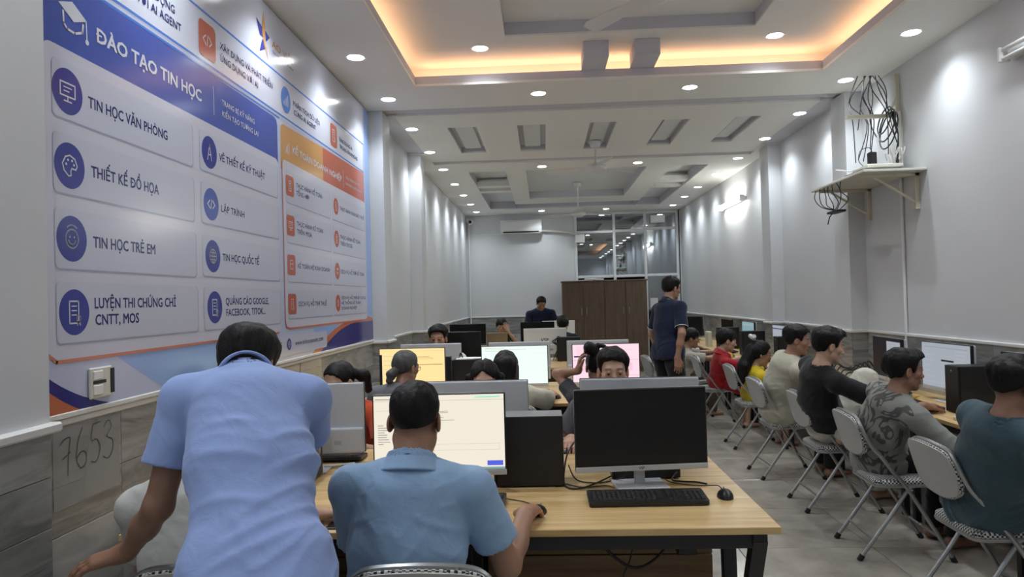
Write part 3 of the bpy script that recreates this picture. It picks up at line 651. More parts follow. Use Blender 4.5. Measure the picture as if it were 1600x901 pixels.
# air conditioner
ac = thing('air_conditioner', 'white split air conditioner high on the back wall', 'air conditioner', (-.45, YB, 2.94), world=True)
prof = [(YB-.01, 2.945), (YB-.15, 2.945), (YB-.19, 2.975), (YB-.205, 3.05), (YB-.20, 3.19), (YB-.17, 3.235), (YB-.01, 3.235)]
MB().prism([(a, b) for a, b in prof], lambda u, v, d: (d, u, v), -.885, -.01).build('body', MT['white'], ac)
MB().cbox(-.83, -.07, YB-.200, YB-.186, 2.965, 2.992, .003).build('air_outlet', MT['black'], ac)
MB().cbox(-.85, -.05, YB-.1915, YB-.17, 2.946, 2.962, .003).build('louvre', MT['offwhite'], ac)
t = thing('pipe_cover', 'white insulated pipe running from the air conditioner to the window frame', 'pipe', (-.01, YB, 3), world=True)
MB().tube(catmull([(-.01, YB-.05, 3.0), (.3, YB-.05, 2.975), (.6, YB-.05, 2.94), (.69, YB-.05, 2.90), (.71, YB-.03, 2.88)], 5), .024, 10).build('pipe', MT['offwhite'], t, smooth=True)
t = thing('cable_trunking', 'thin white cable trunking from the left corner to the air conditioner', 'cable duct', (-1.6, YB, 2.95), world=True)
MB().cbox(-1.60, -.89, YB-.018, YB, 2.945, 2.965, .002).build('duct', MT['white'], t)
t = thing('corner_conduit', 'vertical white conduit in the far left corner below the camera', 'pipe', (-1.59, YB-.03, 1.0), world=True)
MB().cyl((-1.585, YB-.03, .6), (-1.585, YB-.03, 3.2), .016, n=8).build('pipe', MT['white'], t, smooth=True)
t = thing('junction_box', 'small white electrical box beside the top of the glass partition', 'box', (.72, YB, 2.8), world=True)
MB().cbox(.70, .90, YB-.10, YB-.021, 2.72, 2.90, .006).build('box', MT['white'], t)
t = thing('security_camera', 'small white security camera with black lens in the far left corner', 'camera', (-1.55, YB-.1, 3.25), world=True)
MB().cbox(-1.63, -1.56, YB-.16, YB-.09, 3.22, 3.30, .01).build('mount', MT['white'], t)
MB().lathe([(.0, -.055), (.05, -.05), (.058, 0), (.05, .05), (.01, .06)], (-1.53, YB-.17, 3.22), 20, 'y').build('housing', MT['white'], t, smooth=True)
MB().lathe([(.0, -.062), (.034, -.060), (.036, -.04), (.0, -.04)], (-1.53, YB-.17, 3.22), 16, 'y').build('lens', MT['black'], t, smooth=True)
# ================================================================ RIGHT WALL FITTINGS
def tube_lamp(name, label, y0, y1, z, lit, x=XR-.002):
    t = thing(name, label, 'light', (x, (y0+y1)/2, z), world=True)
    MB().cbox(x-.045, x, y0, y1, z-.03, z+.03, .006).build('batten', MT['white'], t)
    for y in (y0+.01, y1-.01): MB().cbox(x-.10, x-.03, y-.012, y+.012, z-.045, z+.045, .004).build('end_holder', MT['white'], t)
    for dz in (.025,) if lit else (.028, -.028):
        MB().cyl((x-.075, y0+.02, z+dz), (x-.075, y1-.02, z+dz), .014, n=12).build('tube', emat('lit_tube', (1, 1, .92), 12) if lit else MT['white'], t, smooth=True)
    if lit: area('tube_lamp', (x-.11, (y0+y1)/2, z), .04, y1-y0, 9, (1, 1, .92), (0, R(-90), 0))
    return t
tube_lamp('tube_light', 'unlit white twin tube fitting on the right wall near the camera', 3.02, 4.52, 2.98, False)
tube_lamp('tube_light', 'lit fluorescent tube on the right wall near the far end', 10.35, 11.55, 2.925, True)
# shelf with router and cables
SY = 6.05
sf = thing('bracket_shelf', 'cream wall shelf on brackets with cable clutter, right wall', 'shelf', (XR, SY, 2.44), world=True)
MB().cbox(2.47, XR, 5.55, 6.62, 2.455, 2.475, .003).build('board', MT['offwhite'], sf)
for y in (5.68, 6.5):
    mb = MB(); mb.cbox(XR-.035, XR, y-.016, y+.016, 2.17, 2.455, .003); mb.cbox(2.50, XR, y-.016, y+.016, 2.430, 2.455, .003); mb.tube([(2.60, y, 2.435), (XR-.02, y, 2.22)], .011, 6); mb.build('bracket', MT['cream'], sf)
s2 = thing('upper_bracket', 'cream angle bracket frame with hanging cables above the cluttered wall shelf', 'bracket', (XR, 6.1, 3.1), world=True)
mb = MB(); mb.cbox(XR-.035, XR, 5.92, 5.955, 2.98, 3.31, .003); mb.cbox(2.52, XR, 5.92, 5.955, 2.955, 2.985, .003); mb.tube([(2.86, 5.937, 2.98), (XR-.02, 5.937, 3.13)], .012, 6)
mb.build('frame', MT['cream'], s2)
t = thing('network_switch', 'flat dark network box lying on the wall shelf', 'router', (2.7, 6.0, 2.476), world=True)
MB().cbox(2.56, 2.90, 5.78, 6.12, 2.476, 2.516, .005).build('case', MT['black'], t)
t = thing('modem', 'flat cream modem lying on top of the dark network box', 'router', (2.7, 6.0, 2.517), world=True)
MB().cbox(2.58, 2.86, 5.72, 6.0, 2.517, 2.545, .006).build('case', MT['offwhite'], t)
MB().tube([(2.60, 5.99, 2.53), (2.46, 6.03, 2.555)], .005, 6).build('antenna', MT['white'], t)
t = thing('power_adapter', 'upright black adapter standing on the cream modem', 'adapter', (2.68, 5.85, 2.546), world=True)
MB().cbox(2.65, 2.71, 5.83, 5.88, 2.546, 2.66, .006).build('case', MT['black'], t)
MB().tube(catmull([(2.68, 5.85, 2.66), (2.66, 5.86, 2.70), (2.60, 5.88, 2.68), (2.585, 5.88, 2.60), (2.62, 5.87, 2.548)], 5), .003, 5).build('cord', MT['cord'], t)
t = thing('cable_bundle', 'tangled white cable bundle at the back of the wall shelf', 'cable', (2.85, 5.8, 2.5), world=True)
mb = MB()
rng = random.Random(3)
for i in range(9):
    c0 = (2.86+rng.uniform(-.05, .03), 5.80+rng.uniform(-.07, .08), 2.60+rng.uniform(-.05, .05)); rr_ = rng.uniform(.03, .06); ph = rng.uniform(0, 3)
    mb.tube([(c0[0]+rr_*.5*math.sin(a*.9+ph), c0[1]+rr_*math.cos(a), c0[2]+rr_*math.sin(a)) for a in [j*.5 for j in range(13)]], .005, 5)
mb.build('coil', MT['cordw'], t, smooth=True)
t = thing('hanging_cables', 'black and grey cables hanging from the upper bracket to the shelf', 'cable', (2.85, 5.95, 3.2), world=True)
mb = MB()
for i in range(12):
    y = 5.95+rng.uniform(-.1, .35); x = 2.80+rng.uniform(-.1, .08); z0 = 3.36; z1 = rng.uniform(2.62, 2.95)
    mb.tube(catmull([(x, 6.12, z0), (x+rng.uniform(-.12, .05), y+rng.uniform(-.05, .12), 3.18), (x+rng.uniform(-.05, .05), y, 2.98), (x+rng.uniform(-.04, .04), y+rng.uniform(-.1, .1), z1)], 5), .004, 5)
for i in range(3): mb.tube(catmull([(2.86, 5.85+i*.02, 2.98), (2.88, 5.83, 2.8), (2.87, 5.82+.02*i, 2.62), (2.86, 5.80, 2.52)], 5), .005, 5)
mb.build('strands', MT['cord'], t, smooth=True)
mb = MB()
for r_, zc, tl in ((.11, 2.92, 0), (.13, 2.88, .02), (.15, 2.84, .03)):
    mb.tube([(2.80+tl+.03*math.sin(a), 5.88+r_*.95*math.cos(a), zc+r_*math.sin(a)) for a in [j*.31 for j in range(20)]], .006, 6, closed=True)
mb.build('coil', MT['cord'], t, smooth=True)
t = thing('cable_web', 'thin dark cables dangling below the left end of the wall shelf', 'cable', (2.5, 6.3, 2.45), world=True)
mb = MB()
for i in range(7):
    y = 6.55-i*.09
    mb.tube(catmull([(2.49, y, 2.46), (2.50+rng.uniform(-.03, .05), y-.02+rng.uniform(-.04, .04), 2.38), (2.52, y-.03-rng.uniform(-.05, .05), 2.30), (2.56, 6.32+rng.uniform(-.1, .04), 2.24)], 5), .004, 5)
mb.tube(catmull([(2.56, 6.3, 2.24), (2.55, 6.40, 2.21), (2.54, 6.43, 2.14)], 4), .005, 5)
mb.cbox(2.52, 2.60, 6.18, 6.40, 2.225, 2.245, .004)
mb.build('strands', MT['cord'], t, smooth=True)
t = thing('conduit', 'thin white pipe running down the right wall under the cluttered shelf', 'pipe', (2.93, 5.9, 1), world=True)
MB().cyl((2.935, 5.92, .9), (2.935, 5.92, 2.45), .012, n=8).build('pipe', MT['white'], t, smooth=True)
t = thing('pipe_stub', 'short white vertical pipe between the upper bracket and the shelf', 'pipe', (2.93, 5.9, 2.6), world=True)
MB().cyl((2.932, 5.90, 2.48), (2.932, 5.90, 3.0), .014, n=8).build('pipe', MT['offwhite'], t, smooth=True)
# ceiling fans
def fan(name, label, x, y, zt, drop, r, a0, arms=3):
    t = thing(name, label, 'fan', (x, y, zt), world=True)
    MB().lathe([(.0, -.005), (.07, -.005), (.06, -.06), (.02, -.075), (.0, -.075)][::-1], (x, y, zt), 24).build('canopy', MT['white'], t, smooth=True)
    MB().cyl((x, y, zt-.06), (x, y, zt-drop), .013, n=10).build('rod', MT['white'], t, smooth=True)
    MB().lathe([(.0, .05), (.05, .045), (.115, .02), (.13, -.01), (.12, -.035), (.07, -.06), (.0, -.065)], (x, y, zt-drop), 28).build('motor', MT['white'], t, smooth=True)
    for i in range(arms):
        a = a0+i*2*math.pi/arms; ca, sa = math.cos(a), math.sin(a)
        pl = [(.12, -.03), (.2, -.045), (.35, -.07), (r-.05, -.075), (r, -.05), (r, .03), (r-.06, .055), (.35, .05), (.2, .03), (.12, .02)]
        f3 = lambda u, v, d: (x+ca*u-sa*v, y+sa*u+ca*v, zt-drop-.005+d+v*.22)
        MB().prism(pl, f3, -.003, .003).build('blade', MT['white'], t)
fan('ceiling_fan', 'white ceiling fan below the middle inset panel', .66, 8.5, H+.04, .31, .62, 2.8)
fan('ceiling_fan', 'white ceiling fan below the far ceiling coffer', .62, 12.1, H+.13, .52, .62, .5)
fan('ceiling_fan', 'white ceiling fan at the top edge of the picture, in the near coffer', .72, 4.55, 3.69, .22, .62, .1)
# ================================================================ FURNITURE
# ---- desks: laminate top, black steel frame, brown modesty boards
def make_desk(w_, d_, flip):
    """local: x along the length (0..w), y depth (0 = user edge), facing user at -y when flip = 1"""
    t = thing('desk', 'x', 'desk', (0, 0, 0))
    MB().cbox(0.001, w_-.001, 0.001, d_-.001, .725, .75, .002).build('tabletop', MT['desk'], t)
    for a_, b_ in ((.04, .07), (d_-.06, d_-.03)): MB().cbox(.06, w_-.06, a_, b_, .665, .724, .002).build('rail', MT['blackm'], t)
    for x in (.065, w_-.065):
        MB().cbox(x-.025, x+.025, .03, d_-.03, .684, .724, .002).build('end_rail', MT['blackm'], t)
        for ya, yb in ((.055, .40), (d_-.21, .46)):
            mb = MB(); hw = .028
            mb.prism([(ya-hw, .69), (ya+hw, .69), (yb+hw, .0), (yb-hw, .0)], lambda u, v, dd: (dd, u, v), x-.025, x+.025); mb.build('leg', MT['blackm'], t)
        MB().cbox(x-.025, x+.025, .34, .52, 0, .03, .002).build('foot', MT['blackm'], t)
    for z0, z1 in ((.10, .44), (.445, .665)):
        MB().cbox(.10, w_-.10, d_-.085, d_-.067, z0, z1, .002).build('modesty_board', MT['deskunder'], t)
    return t
DW, DD = 1.162, .70
d0 = make_desk(DW, DD, 1)
rows = [(2.47, 'first'), (5.42, 'second'), (8.20, 'third'), (11.0, 'fourth')]
used = False
for (yy, nm) in rows:
    for side in (0, 1):
        for col in (0, 1):
            o = d0 if not used else copy_tree(d0); used = True
            x0_ = -1.535+col*DW
            if side == 0: o.location = (x0_, yy, 0); o.rotation_euler = (0, 0, 0)
            else: o.location = (x0_+DW, yy+2*DD, 0); o.rotation_euler = (0, 0, math.pi)
            tag(o, 'pale wood desk in the %s double row, %s half, %s side' % (nm, 'right' if col else 'left', 'near' if side == 0 else 'far'), 'desk', 'double rows of desks in the middle')
def make_wall_desk():
    t = thing('desk', 'x', 'desk', (0, 0, 0)); w_, d_ = 1.19, .55
    MB().cbox(0, d_, .002, w_-.002, .725, .75, .002).build('tabletop', MT['desky'], t)
    MB().cbox(.04, .07, .06, w_-.06, .675, .724, .002).build('rail', MT['blackm'], t)
    for y in (.07, w_-.07):
        for x in (.05, d_-.06): MB().cbox(x-.02, x+.02, y-.02, y+.02, 0, .724, .002).build('leg', MT['blackm'], t)
    return t
wd0 = make_wall_desk(); posn = ['nearest the camera', 'second from the camera', 'third from the camera', 'fourth from the camera', 'fifth from the camera', 'sixth from the camera', 'seventh from the camera', 'eighth from the camera', 'ninth from the camera', 'farthest']
for i in range(9):
    o = wd0 if i == 0 else copy_tree(wd0); o.location = (2.395, 2.55+1.2*i, 0)
    tag(o, 'narrow pale wood desk against the right wall, %s' % posn[i], 'desk', 'desks along the right wall')
# ---- monitors (local: screen faces -y, origin on the desk at the base)
def emcol(c, s=1.0): return emat('screen_light', c, s*.76)
SCR = {'cream': emcol((.90, .83, .70), .92), 'white': emcol((.86, .92, .93), .95), 'green': emcol((.78, .93, .84), 1.05), 'amber': emcol((1.0, .74, .34), 1.0), 'pink': emcol((1.0, .68, .78), 1.0), 'soft': emcol((.55, .60, .68), .6),
       'blue': emcol((.10, .13, .75), .9), 'txt': emcol((.42, .42, .42), .55), 'dark': emcol((.012, .013, .018), .6), 'grn': emcol((.35, .85, .65), .9), 'line': emcol((.62, .60, .55), .8), 'teal': emcol((.25, .42, .46), .8), 'brown': emcol((.45, .2, .12), .6), 'navy': emcol((.05, .06, .2), .6), 'palepink': emcol((.95, .62, .72), .9)}
def monitor(label, x, y, rz, screen=None, content=None, group='computer monitors on the desks', top=1.165, W_=.556, back='mback', logo=None, tilt=0, z0=.75, Hs=.318):
    t = thing('monitor', label, 'monitor', (x, y, z0), group, rz=rz)
    tp = top-z0; bt = tp-Hs-.022; h = W_/2
    RT = Matrix.Rotation(tilt, 3, 'X'); pv = (0, -.02, tp/2)
    MB().cbox(-h, h, -.045, -.022, bt, tp, .003, rot=RT, piv=pv).build('bezel', MT['black'], t)
    scm = SCR[screen] if screen else MT['screenoff']
    scr = MB().box(-h+.006, h-.006, -.0462, -.0448, bt+.024, tp-.006).build('screen', scm, t)
    MB().cbox(-h, h, -.0475, -.030, bt-.001, bt+.022, .002).build('chin', MT['chin'] if back != 'black' else MT['black'], t)
    bm_ = MT['mback'] if back != 'black' else MT['blackm']
    if back == 'white': bm_ = MT['white']
    MB().cbox(-h+.001, h-.001, -.0225, -.006, bt+.001, tp-.001, .006, 2).build('back_cover', bm_, t)
    MB().cbox(-h+.004, h-.004, -.008, .016, bt+.004, bt+.125, .008, 2).build('back_hump', bm_, t)
    MB().cbox(-.022, .022, .006, .022, .006, bt+.15, .003).build('neck', MT['chin'] if back != 'black' else MT['black'], t)
    MB().cbox(-.11, .11, -.07, .09, 0, .009, .004).build('base', MT['chin'] if back != 'black' else MT['black'], t)
    if content:
        f = Flat(lambda u, v, d: (-h+.006+u*(W_-.012), -.0465-d, bt+.024+v*(tp-bt-.030)))
        by = {}
        for it in content:
            k_ = it[0]; by.setdefault(k_, Flat(f.to3)); q = by[k_]
            q.rect(it[1], it[2], it[3], it[4], .0002*(1+it[5] if len(it) > 5 else 1))
        for k_, q in by.items(): q.build('screen_graphics', SCR[k_], scr)
    if logo == 'back':
        f = Flat(lambda u, v, d: (-u, -.0055+d, v)); f.text('VSP', -.055, tp-.175, .045, 0, .02); f.build('logo', MT['black'], t)
        MB().box(-.10, -.055, .0161, .0166, bt+.05, bt+.075).build('rating_label', MT['grey'], t)
    else:
        MB().box(-.17, -.135, .0161, .0166, bt+.045, bt+.065).build('rating_label', MT['grey'], t)
        f = Flat(lambda u, v, d: (u, -.0477-d, v)); f.text('VSP', -.016, bt+.006, .011, .0002, .012); f.build('logo', MT['black'], t)
    return t
def textlines(seed, u0, u1, v0, v1, n, col='txt', h=.006, lo=.3):
    r_ = random.Random(seed); out = []
    for i in range(n):
        v = v1-(v1-v0)*i/max(1, n-1); out.append((col, u0, u0+(u1-u0)*r_.uniform(lo, 1), v, v+h, 2))
    return out
quiz = [('line', .30, .302, .0, .93, 1), ('grn', .78, .97, .955, .975, 2), ('txt', .0, 1, .928, .931, 1)]+textlines(1, .03, .14, .35, .60, 9, h=.009)+[('txt', .01, .2, .95, .96, 2)]+textlines(2, .33, .58, .74, .78, 3)+textlines(3, .36, .74, .66, .70, 2)+textlines(4, .33, .7, .50, .52, 2)+[('line', .33, .96, .34, .344, 1), ('line', .33, .96, .26, .264, 1), ('line', .33, .332, .26, .344, 1), ('line', .958, .96, .26, .344, 1), ('txt', .34, .40, .20, .206, 1), ('txt', .34, .38, .08, .086, 1), ('blue', .865, .985, .05, .115, 3), ('teal', 0, 1, 0, .03, 2), ('line', .02, .28, .80, .804, 1)]
monitor('dark switched-off monitor with silver chin, nearest the camera on the front desk', .385, 3.03, R(6))
monitor('monitor with a cream web page before the man in the pale blue polo', -.452, 2.995, R(1), 'cream', quiz)
monitor('grey monitor back in front of the ponytailed girl in orange, by the left wall', -1.165, 3.40, R(180+4))
monitor('grey monitor back between the two lit rows, hiding the dark-haired girl', -.365, 3.37, R(180))
monitor('grey monitor back hiding the mouth of the man facing the camera', .435, 3.36, R(180-1))
lms = lambda s: textlines(s, .42, .9, .72, .78, 3, 'brown')+textlines(s+1, .06, .3, .2, .8, 6, 'line', .01)
monitor('monitor with an amber tinted page in front of the grey-haired student', -1.115, 5.95, 0, 'amber', lms(5)+[('line', 0, 1, .93, .936, 1), ('line', .0, .40, .80, .806, 1), ('line', 0, .3, .16, .166, 1), ('brown', .55, .97, .56, .575, 2), ('dark', 0, .035, 0, .85, 2)])
monitor('monitor with a pale green page in front of the woman in cream', -.258, 5.95, 0, 'green', textlines(8, .05, .7, .88, .95, 3, 'line', .01)+[('line', 0, 1, .80, .803, 1)]+textlines(11, .02, .03, .2, .8, 8, 'line', .006))
monitor('monitor with a pink tinted page behind the man facing the camera', .498, 5.95, R(-2), 'pink', [('navy', .02, .40, .66, .70, 2), ('txt', 0, 1, .58, .586, 1), ('palepink', .1, .9, .3, .5, 1)]+textlines(14, .06, .95, .74, .92, 8, 'palepink', .012)+[('line', .6, 1, .16, .17, 2)])
monitor('grey monitor back in front of the man with flat-top hair, second row', -1.04, 6.42, R(180))
monitor('grey monitor back behind the pale green screen', -.235, 6.40, R(180))
monitor('grey monitor back behind the pink screen', .47, 6.40, R(180))
monitor('black switched-off monitor on the third row, right of the flat-top man', -1.07, 8.80, 0, None, None, back='black')
monitor('white monitor back with a black logo on the third row', .0, 9.22, R(180), back='white', logo='back')
monitor('black switched-off monitor on the fourth row, by the left wall', -1.23, 11.35, 0, None, None, back='black', top=1.175, W_=.58)
monitor('black switched-off monitor in front of the man in navy looking down', -.12, 11.68, 0, None, None, back='black', top=1.17)
monitor('white monitor back behind the dark-haired student on the fourth row', .235, 12.15, R(180), back='white')
page = [('txt', .05, .95, .90, .91, 1), ('dark', .42, .68, .60, .64, 2)]+textlines(20, .72, .95, .3, .85, 8, 'line')+textlines(21, .08, .3, .1, .85, 7, 'line')+[('line', .0, 1, .10, .106, 1)]
halfdark = [('soft', .52, .985, .02, .93, 1)]+textlines(24, .56, .9, .1, .85, 14, 'txt', .008)
MRK = dict(group='monitors along the right wall')
monitor('dark switched-off monitor at the right edge of the picture', 2.76, 4.08, R(-90+3), None, None, **MRK)
monitor('lit monitor with a white page beyond the man in the grey T-shirt', 2.83, 5.10, R(-90+3), 'soft', page, **MRK)
monitor('monitor half dark and half white page, beyond the black-shirted man', 2.78, 5.84, R(-90-4), 'dark', halfdark, **MRK)
monitor('small lit monitor with a pale blue page beyond the beige-shirted man', 2.78, 8.40, R(-90), 'soft', [('navy', 0, 1, .86, .9, 1), ('teal', .35, .47, .1, .6, 1)], **MRK)
monitor('dim lit monitor beyond the girl in yellow', 2.78, 9.72, R(-90), 'teal', [('dark', .3, .8, .2, .6, 1), ('soft', .05, .95, .85, .92, 1)], **MRK)
monitor('black monitor between the boy in red and the girl in yellow', 2.78, 10.88, R(-90), None, None, back='black', **MRK)
monitor('black monitor farthest away along the right wall desks', 2.62, 12.75, R(-60), None, None, back='black', **MRK)
# ---- towers
def tower(label, x, y, rz, d_=.285, h_=.30, w_=.155, z0=.75):
    t = thing('computer_tower', label, 'computer', (x, y, z0), 'black computer towers on the desks', rz=rz)
    MB().cbox(-d_/2, d_/2, 0, w_, .006, h_, .003).build('side_panel', MT['towerm'], t)
    MB().cbox(-d_/2-.012, -d_/2, .002, w_-.002, .004, h_+.001, .004).build('front_panel', MT['black'], t)
    MB().cbox(-d_/2+.002, d_/2-.002, .001, w_-.001, h_, h_+.0015, .0005).build('top_panel', MT['silver'] if 'beside the cream' in label else MT['blackm'], t)
    mb = MB()
    for sx in (-1, 1):
        for sy in (.02, w_-.02): mb.cyl((sx*(d_/2-.03), sy, 0), (sx*(d_/2-.03), sy, .007), .012, n=10)
    mb.build('feet', MT['rubber'], t, kind=None)
    MB().lathe([(.006, 0), (.006, -.002)], (-d_/2-.012, w_/2, h_-.03), 12, 'x').build('power_button', MT['silver'], t)
    mb = MB()
    for k_ in range(4): mb.box(d_/2, d_/2+.002, .03+.025*k_, .045+.025*k_, .08, .20)
    mb.build('rear_ports', MT['chairm'], t)
    return t
tower('large black tower beside the cream web page monitor on the front desk', -.078, 3.025, R(0))
tower('black tower standing behind the switched-off front monitor', .43, 3.13, R(0), w_=.13)
tower('black tower end-on behind the standing man in blue, near the left wall', -1.06, 3.185, R(90), d_=.25)
tower('black tower with papers on top between amber and green screens', -.66, 5.97, R(0), d_=.24, h_=.30)
tower('black tower left of the pink screen on the third row desk', .30, 9.0, R(0))
tower('black tower on the desk beside the man in teal', 2.745, 4.60, R(0))
tower('black tower right of the girl in yellow', 2.70, 7.92, R(0), h_=.31)
tower('black tower between the boy in red and the girl in yellow', 2.68, 9.24, R(0), h_=.31)
tower('black tower in front of the boy in beige', 2.66, 10.40, R(0), h_=.31)
# ---- keyboards and mice (local: long side x, front edge -y)
def make_keyboard():
    t = thing('keyboard', 'x', 'keyboard', (0, 0, 0))
    o = rr(-.228, .228, -.075, .075, .012)
    MB().prism(o, lambda u, v, d: (u, v, d+(v+.075)*.07), .003, .018).build('case', MT['black'], t)
    MB().prism(rr(-.220, .220, -.075, -.060, .006), lambda u, v, d: (u, v, d+(v+.075)*.07), .018, .0195).build('wrist_edge', mat('satin_black', (.02, .02, .022), .3), t)
    kb = MB(); zz = lambda v: .0178+(v+.075)*.07
    def key(u, v, ww): kb.add([(u-ww/2+s*a, v+b*(.0078-s), zz(v)+c) for c, s in ((0, 0), (.006, .0018)) for a, b in ((0, -1), (ww/s-1 if False else 0, 0))][:0], [])
    def key(u, v, ww, hh=.0155):
        a, b, e = ww/2, hh/2, .002; z = zz(v)
        vs = [(u-a, v-b, z), (u+a, v-b, z), (u+a, v+b, z), (u-a, v+b, z), (u-a+e, v-b+e, z+.006), (u+a-e, v-b+e, z+.006), (u+a-e, v+b-e, z+.006), (u-a+e, v+b-e, z+.006)]
        kb.add(vs, [(4, 5, 6, 7), (0, 1, 5, 4), (1, 2, 6, 5), (2, 3, 7, 6), (3, 0, 4, 7)])
    for r_ in range(6):
        v = -.050+r_*.0195+(.004 if r_ == 5 else 0); u = -.212
        if r_ == 0:
            for ww in (.022, .019, .019, .10, .019, .019, .019, .022): key(u+ww/2, v, ww-.002); u += ww+.0005
        else:
            for i in range(14):
                ww = .019+(.008 if i == 13 else 0)
                if u+ww < .062: key(u+ww/2, v, ww-.002)
                u += ww
        for i in range(3):
            if r_ in (0, 2, 3) or r_ > 3 or (r_ == 1 and i == 1): key(.085+.019*i, v, .017)
        if r_ < 5:
            for i in range(4): key(.153+.019*i, v, .017)
    kb.build('keys', mat('key_black', (.022, .022, .024), .45), t, kind='stuff')
    mk = Flat(lambda u, v, d: (u, v, zz(v)+.0062+d))
    r_ = random.Random(5)
    for a in range(5):
        for i in range(13): mk.rect(-.206+i*.019, -.2035+i*.019, -.050+a*.0195+.0, -.0475+a*.0195)
        for i in range(4): mk.rect(.150+.019*i, .1525+.019*i, -.050+a*.0195, -.0475+a*.0195)
    mk.build('key_legends', MT['grey'], t, kind='stuff')
    return t
kb0 = make_keyboard(); kused = False
def keyboard(label, x, y, rz):
    global kused
    o = kb0 if not kused else copy_tree(kb0); kused = True
    o.location = (x, y, .75); o.rotation_euler = (0, 0, rz); tag(o, label, 'keyboard', 'black keyboards on the desks')
keyboard('black keyboard in front of the switched-off front monitor', .378, 2.80, R(1))
keyboard('black keyboard half hidden by the man in the pale blue polo', -.40, 2.78, R(-2))
keyboard('black keyboard in front of the ponytailed girl', -1.17, 3.62, R(180))
keyboard('black keyboard in front of the man facing the camera', .40, 3.66, R(180))
keyboard('black keyboard in front of the amber screen', -1.10, 5.66, 0)
keyboard('black keyboard in front of the pale green screen', -.28, 5.66, 0)
keyboard('black keyboard in front of the pink screen', .5, 5.66, 0)
for y, lb in ((3.5, 'the man in teal'), (4.95, 'the man in the grey T-shirt'), (5.75, 'the black-shirted man'), (7.3, 'the girl in yellow'), (8.45, 'the boy in red'), (9.85, 'the boy in beige')):
    keyboard('black keyboard on the wall desk beyond %s' % lb, 2.50, y, R(-90))
def make_mouse():
    t = thing('computer_mouse', 'x', 'mouse', (0, 0, 0))
    bm = bmesh.new(); bmesh.ops.create_uvsphere(bm, u_segments=20, v_segments=12, radius=1)
    for v in bm.verts:
        x, y, z = v.co; v.co = (x*.031*(1+.08*y*y), y*.053, max(0, z)*.034*(1-.25*y) if z > 0 else 0)
    MB().bm(bm).build('shell', MT['black'], t, smooth=True)
    MB().lathe([(.006, -.003), (.0065, 0), (.006, .003)], (0, .030, .0275), 12, 'x').build('wheel', MT['grey'], t, smooth=True)
    return t
ms0 = make_mouse(); mused = False
def mouse(label, x, y, rz):
    global mused
    o = ms0 if not mused else copy_tree(ms0); mused = True
    o.location = (x, y, .75); o.rotation_euler = (0, 0, rz); tag(o, label, 'mouse', 'black computer mice')
mouse('black mouse lying free at the right end of the front desk', .692, 2.845, R(-4))
mouse('black mouse under the hand of the man in the pale blue polo', -.045, 2.66, R(-20))
mouse('black mouse under the hand of the man facing the camera', .095, 3.71, R(170))
mouse('black mouse under the hand of the woman in cream', .085, 5.70, R(-10))
mouse('black mouse left of the pink screen, under a small hand', .25, 6.60, R(175))
# ---- small things on the desks
def cord(label, pts, r=.0028, parent_loc=None, m='cord', cat='cable', name='cable'):
    t = thing(name, label, cat, pts[0], world=True)
    MB().tube(catmull(pts, 6), r, 6).build('cord', MT[m], t, smooth=True); return t
cord('black mouse lead curling back behind the keyboard on the front desk', [(.692, 2.90, .768), (.69, 2.96, .765), (.66, 3.0, .755), (.60, 3.01, .754), (.52, 3.06, .755), (.50, 3.12, .757)], .0022)
cord('thicker black cable lying behind the front mouse', [(.66, 3.02, .756), (.62, 3.05, .757), (.56, 3.07, .756), (.53, 3.10, .76), (.585, 3.16, .80)], .004)
cord('long black cable loop beside the large tower', [(.30, 3.20, .76), (.20, 3.05, .758), (.13, 2.98, .756), (.075, 3.0, .756), (.065, 3.10, .77), (.085, 3.2, .85), (.13, 3.28, .90)], .004)
cord('second black cable crossing behind the large tower loop', [(.09, 3.20, .80), (.12, 3.12, .757), (.20, 3.06, .757), (.28, 3.10, .757), (.33, 3.06, .79), (.34, 3.10, .84)], .003)
cord('thin black cable lying flat left of the front keyboard', [(.07, 3.06, .755), (.14, 3.0, .755), (.24, 3.02, .755), (.27, 2.98, .755)], .0025)
cord('black mouse cable behind the polo man\'s hand', [(-.06, 2.71, .765), (-.10, 2.80, .755), (-.19, 2.86, .755), (-.25, 2.93, .756), (-.27, 3.0, .757)], .0022)
cord('black keyboard cable under the cream web page monitor', [(-.27, 2.86, .76), (-.24, 2.92, .765), (-.26, 2.98, .775), (-.33, 3.0, .81), (-.35, 3.03, .84)], .0025)
cord('thick black cable sagging under the front desk', [(.17, 2.9, .70), (.20, 2.86, .58), (.27, 2.86, .50), (.34, 2.86, .47), (.42, 2.88, .50), (.50, 2.92, .58), (.55, 2.95, .68)], .006)
cord('thin black cable hanging under the front desk', [(.33, 2.95, .70), (.34, 2.92, .58), (.32, 2.92, .48), (.29, 2.92, .40), (.30, 3.0, .2)], .003)
t = thing('power_strip', 'black power box clamped under the right end of the front desk', 'power strip', (.55, 2.9, .6), world=True)
MB().cbox(.52, .60, 2.96, 3.02, .48, .66, .005).build('box', MT['black'], t); MB().cbox(.49, .52, 2.97, 3.01, .54, .58, .003).build('plug', MT['black'], t)
t = thing('phone', 'black phone lying on the front desk edge beside the polo man', 'phone', (-.72, 2.55, .75), world=True)
MB().cbox(-.80, -.67, 2.50, 2.57, .75, .758, .003).build('case', MT['black'], t); MB().box(-.795, -.675, 2.503, 2.567, .758, .7584).build('glass', MT['screenoff'], t)
t = thing('stylus', 'white pen lying on the desk by the grey monitor back', 'pen', (-1.0, 3.5, .75), world=True)
MB().cyl((-1.09, 3.43, .757), (-.96, 3.50, .757), .006, n=8).build('barrel', MT['white'], t)
t = thing('mouse_pad', 'black mouse pad left of the cream web page monitor', 'mouse pad', (-.8, 3.3, .75), world=True)
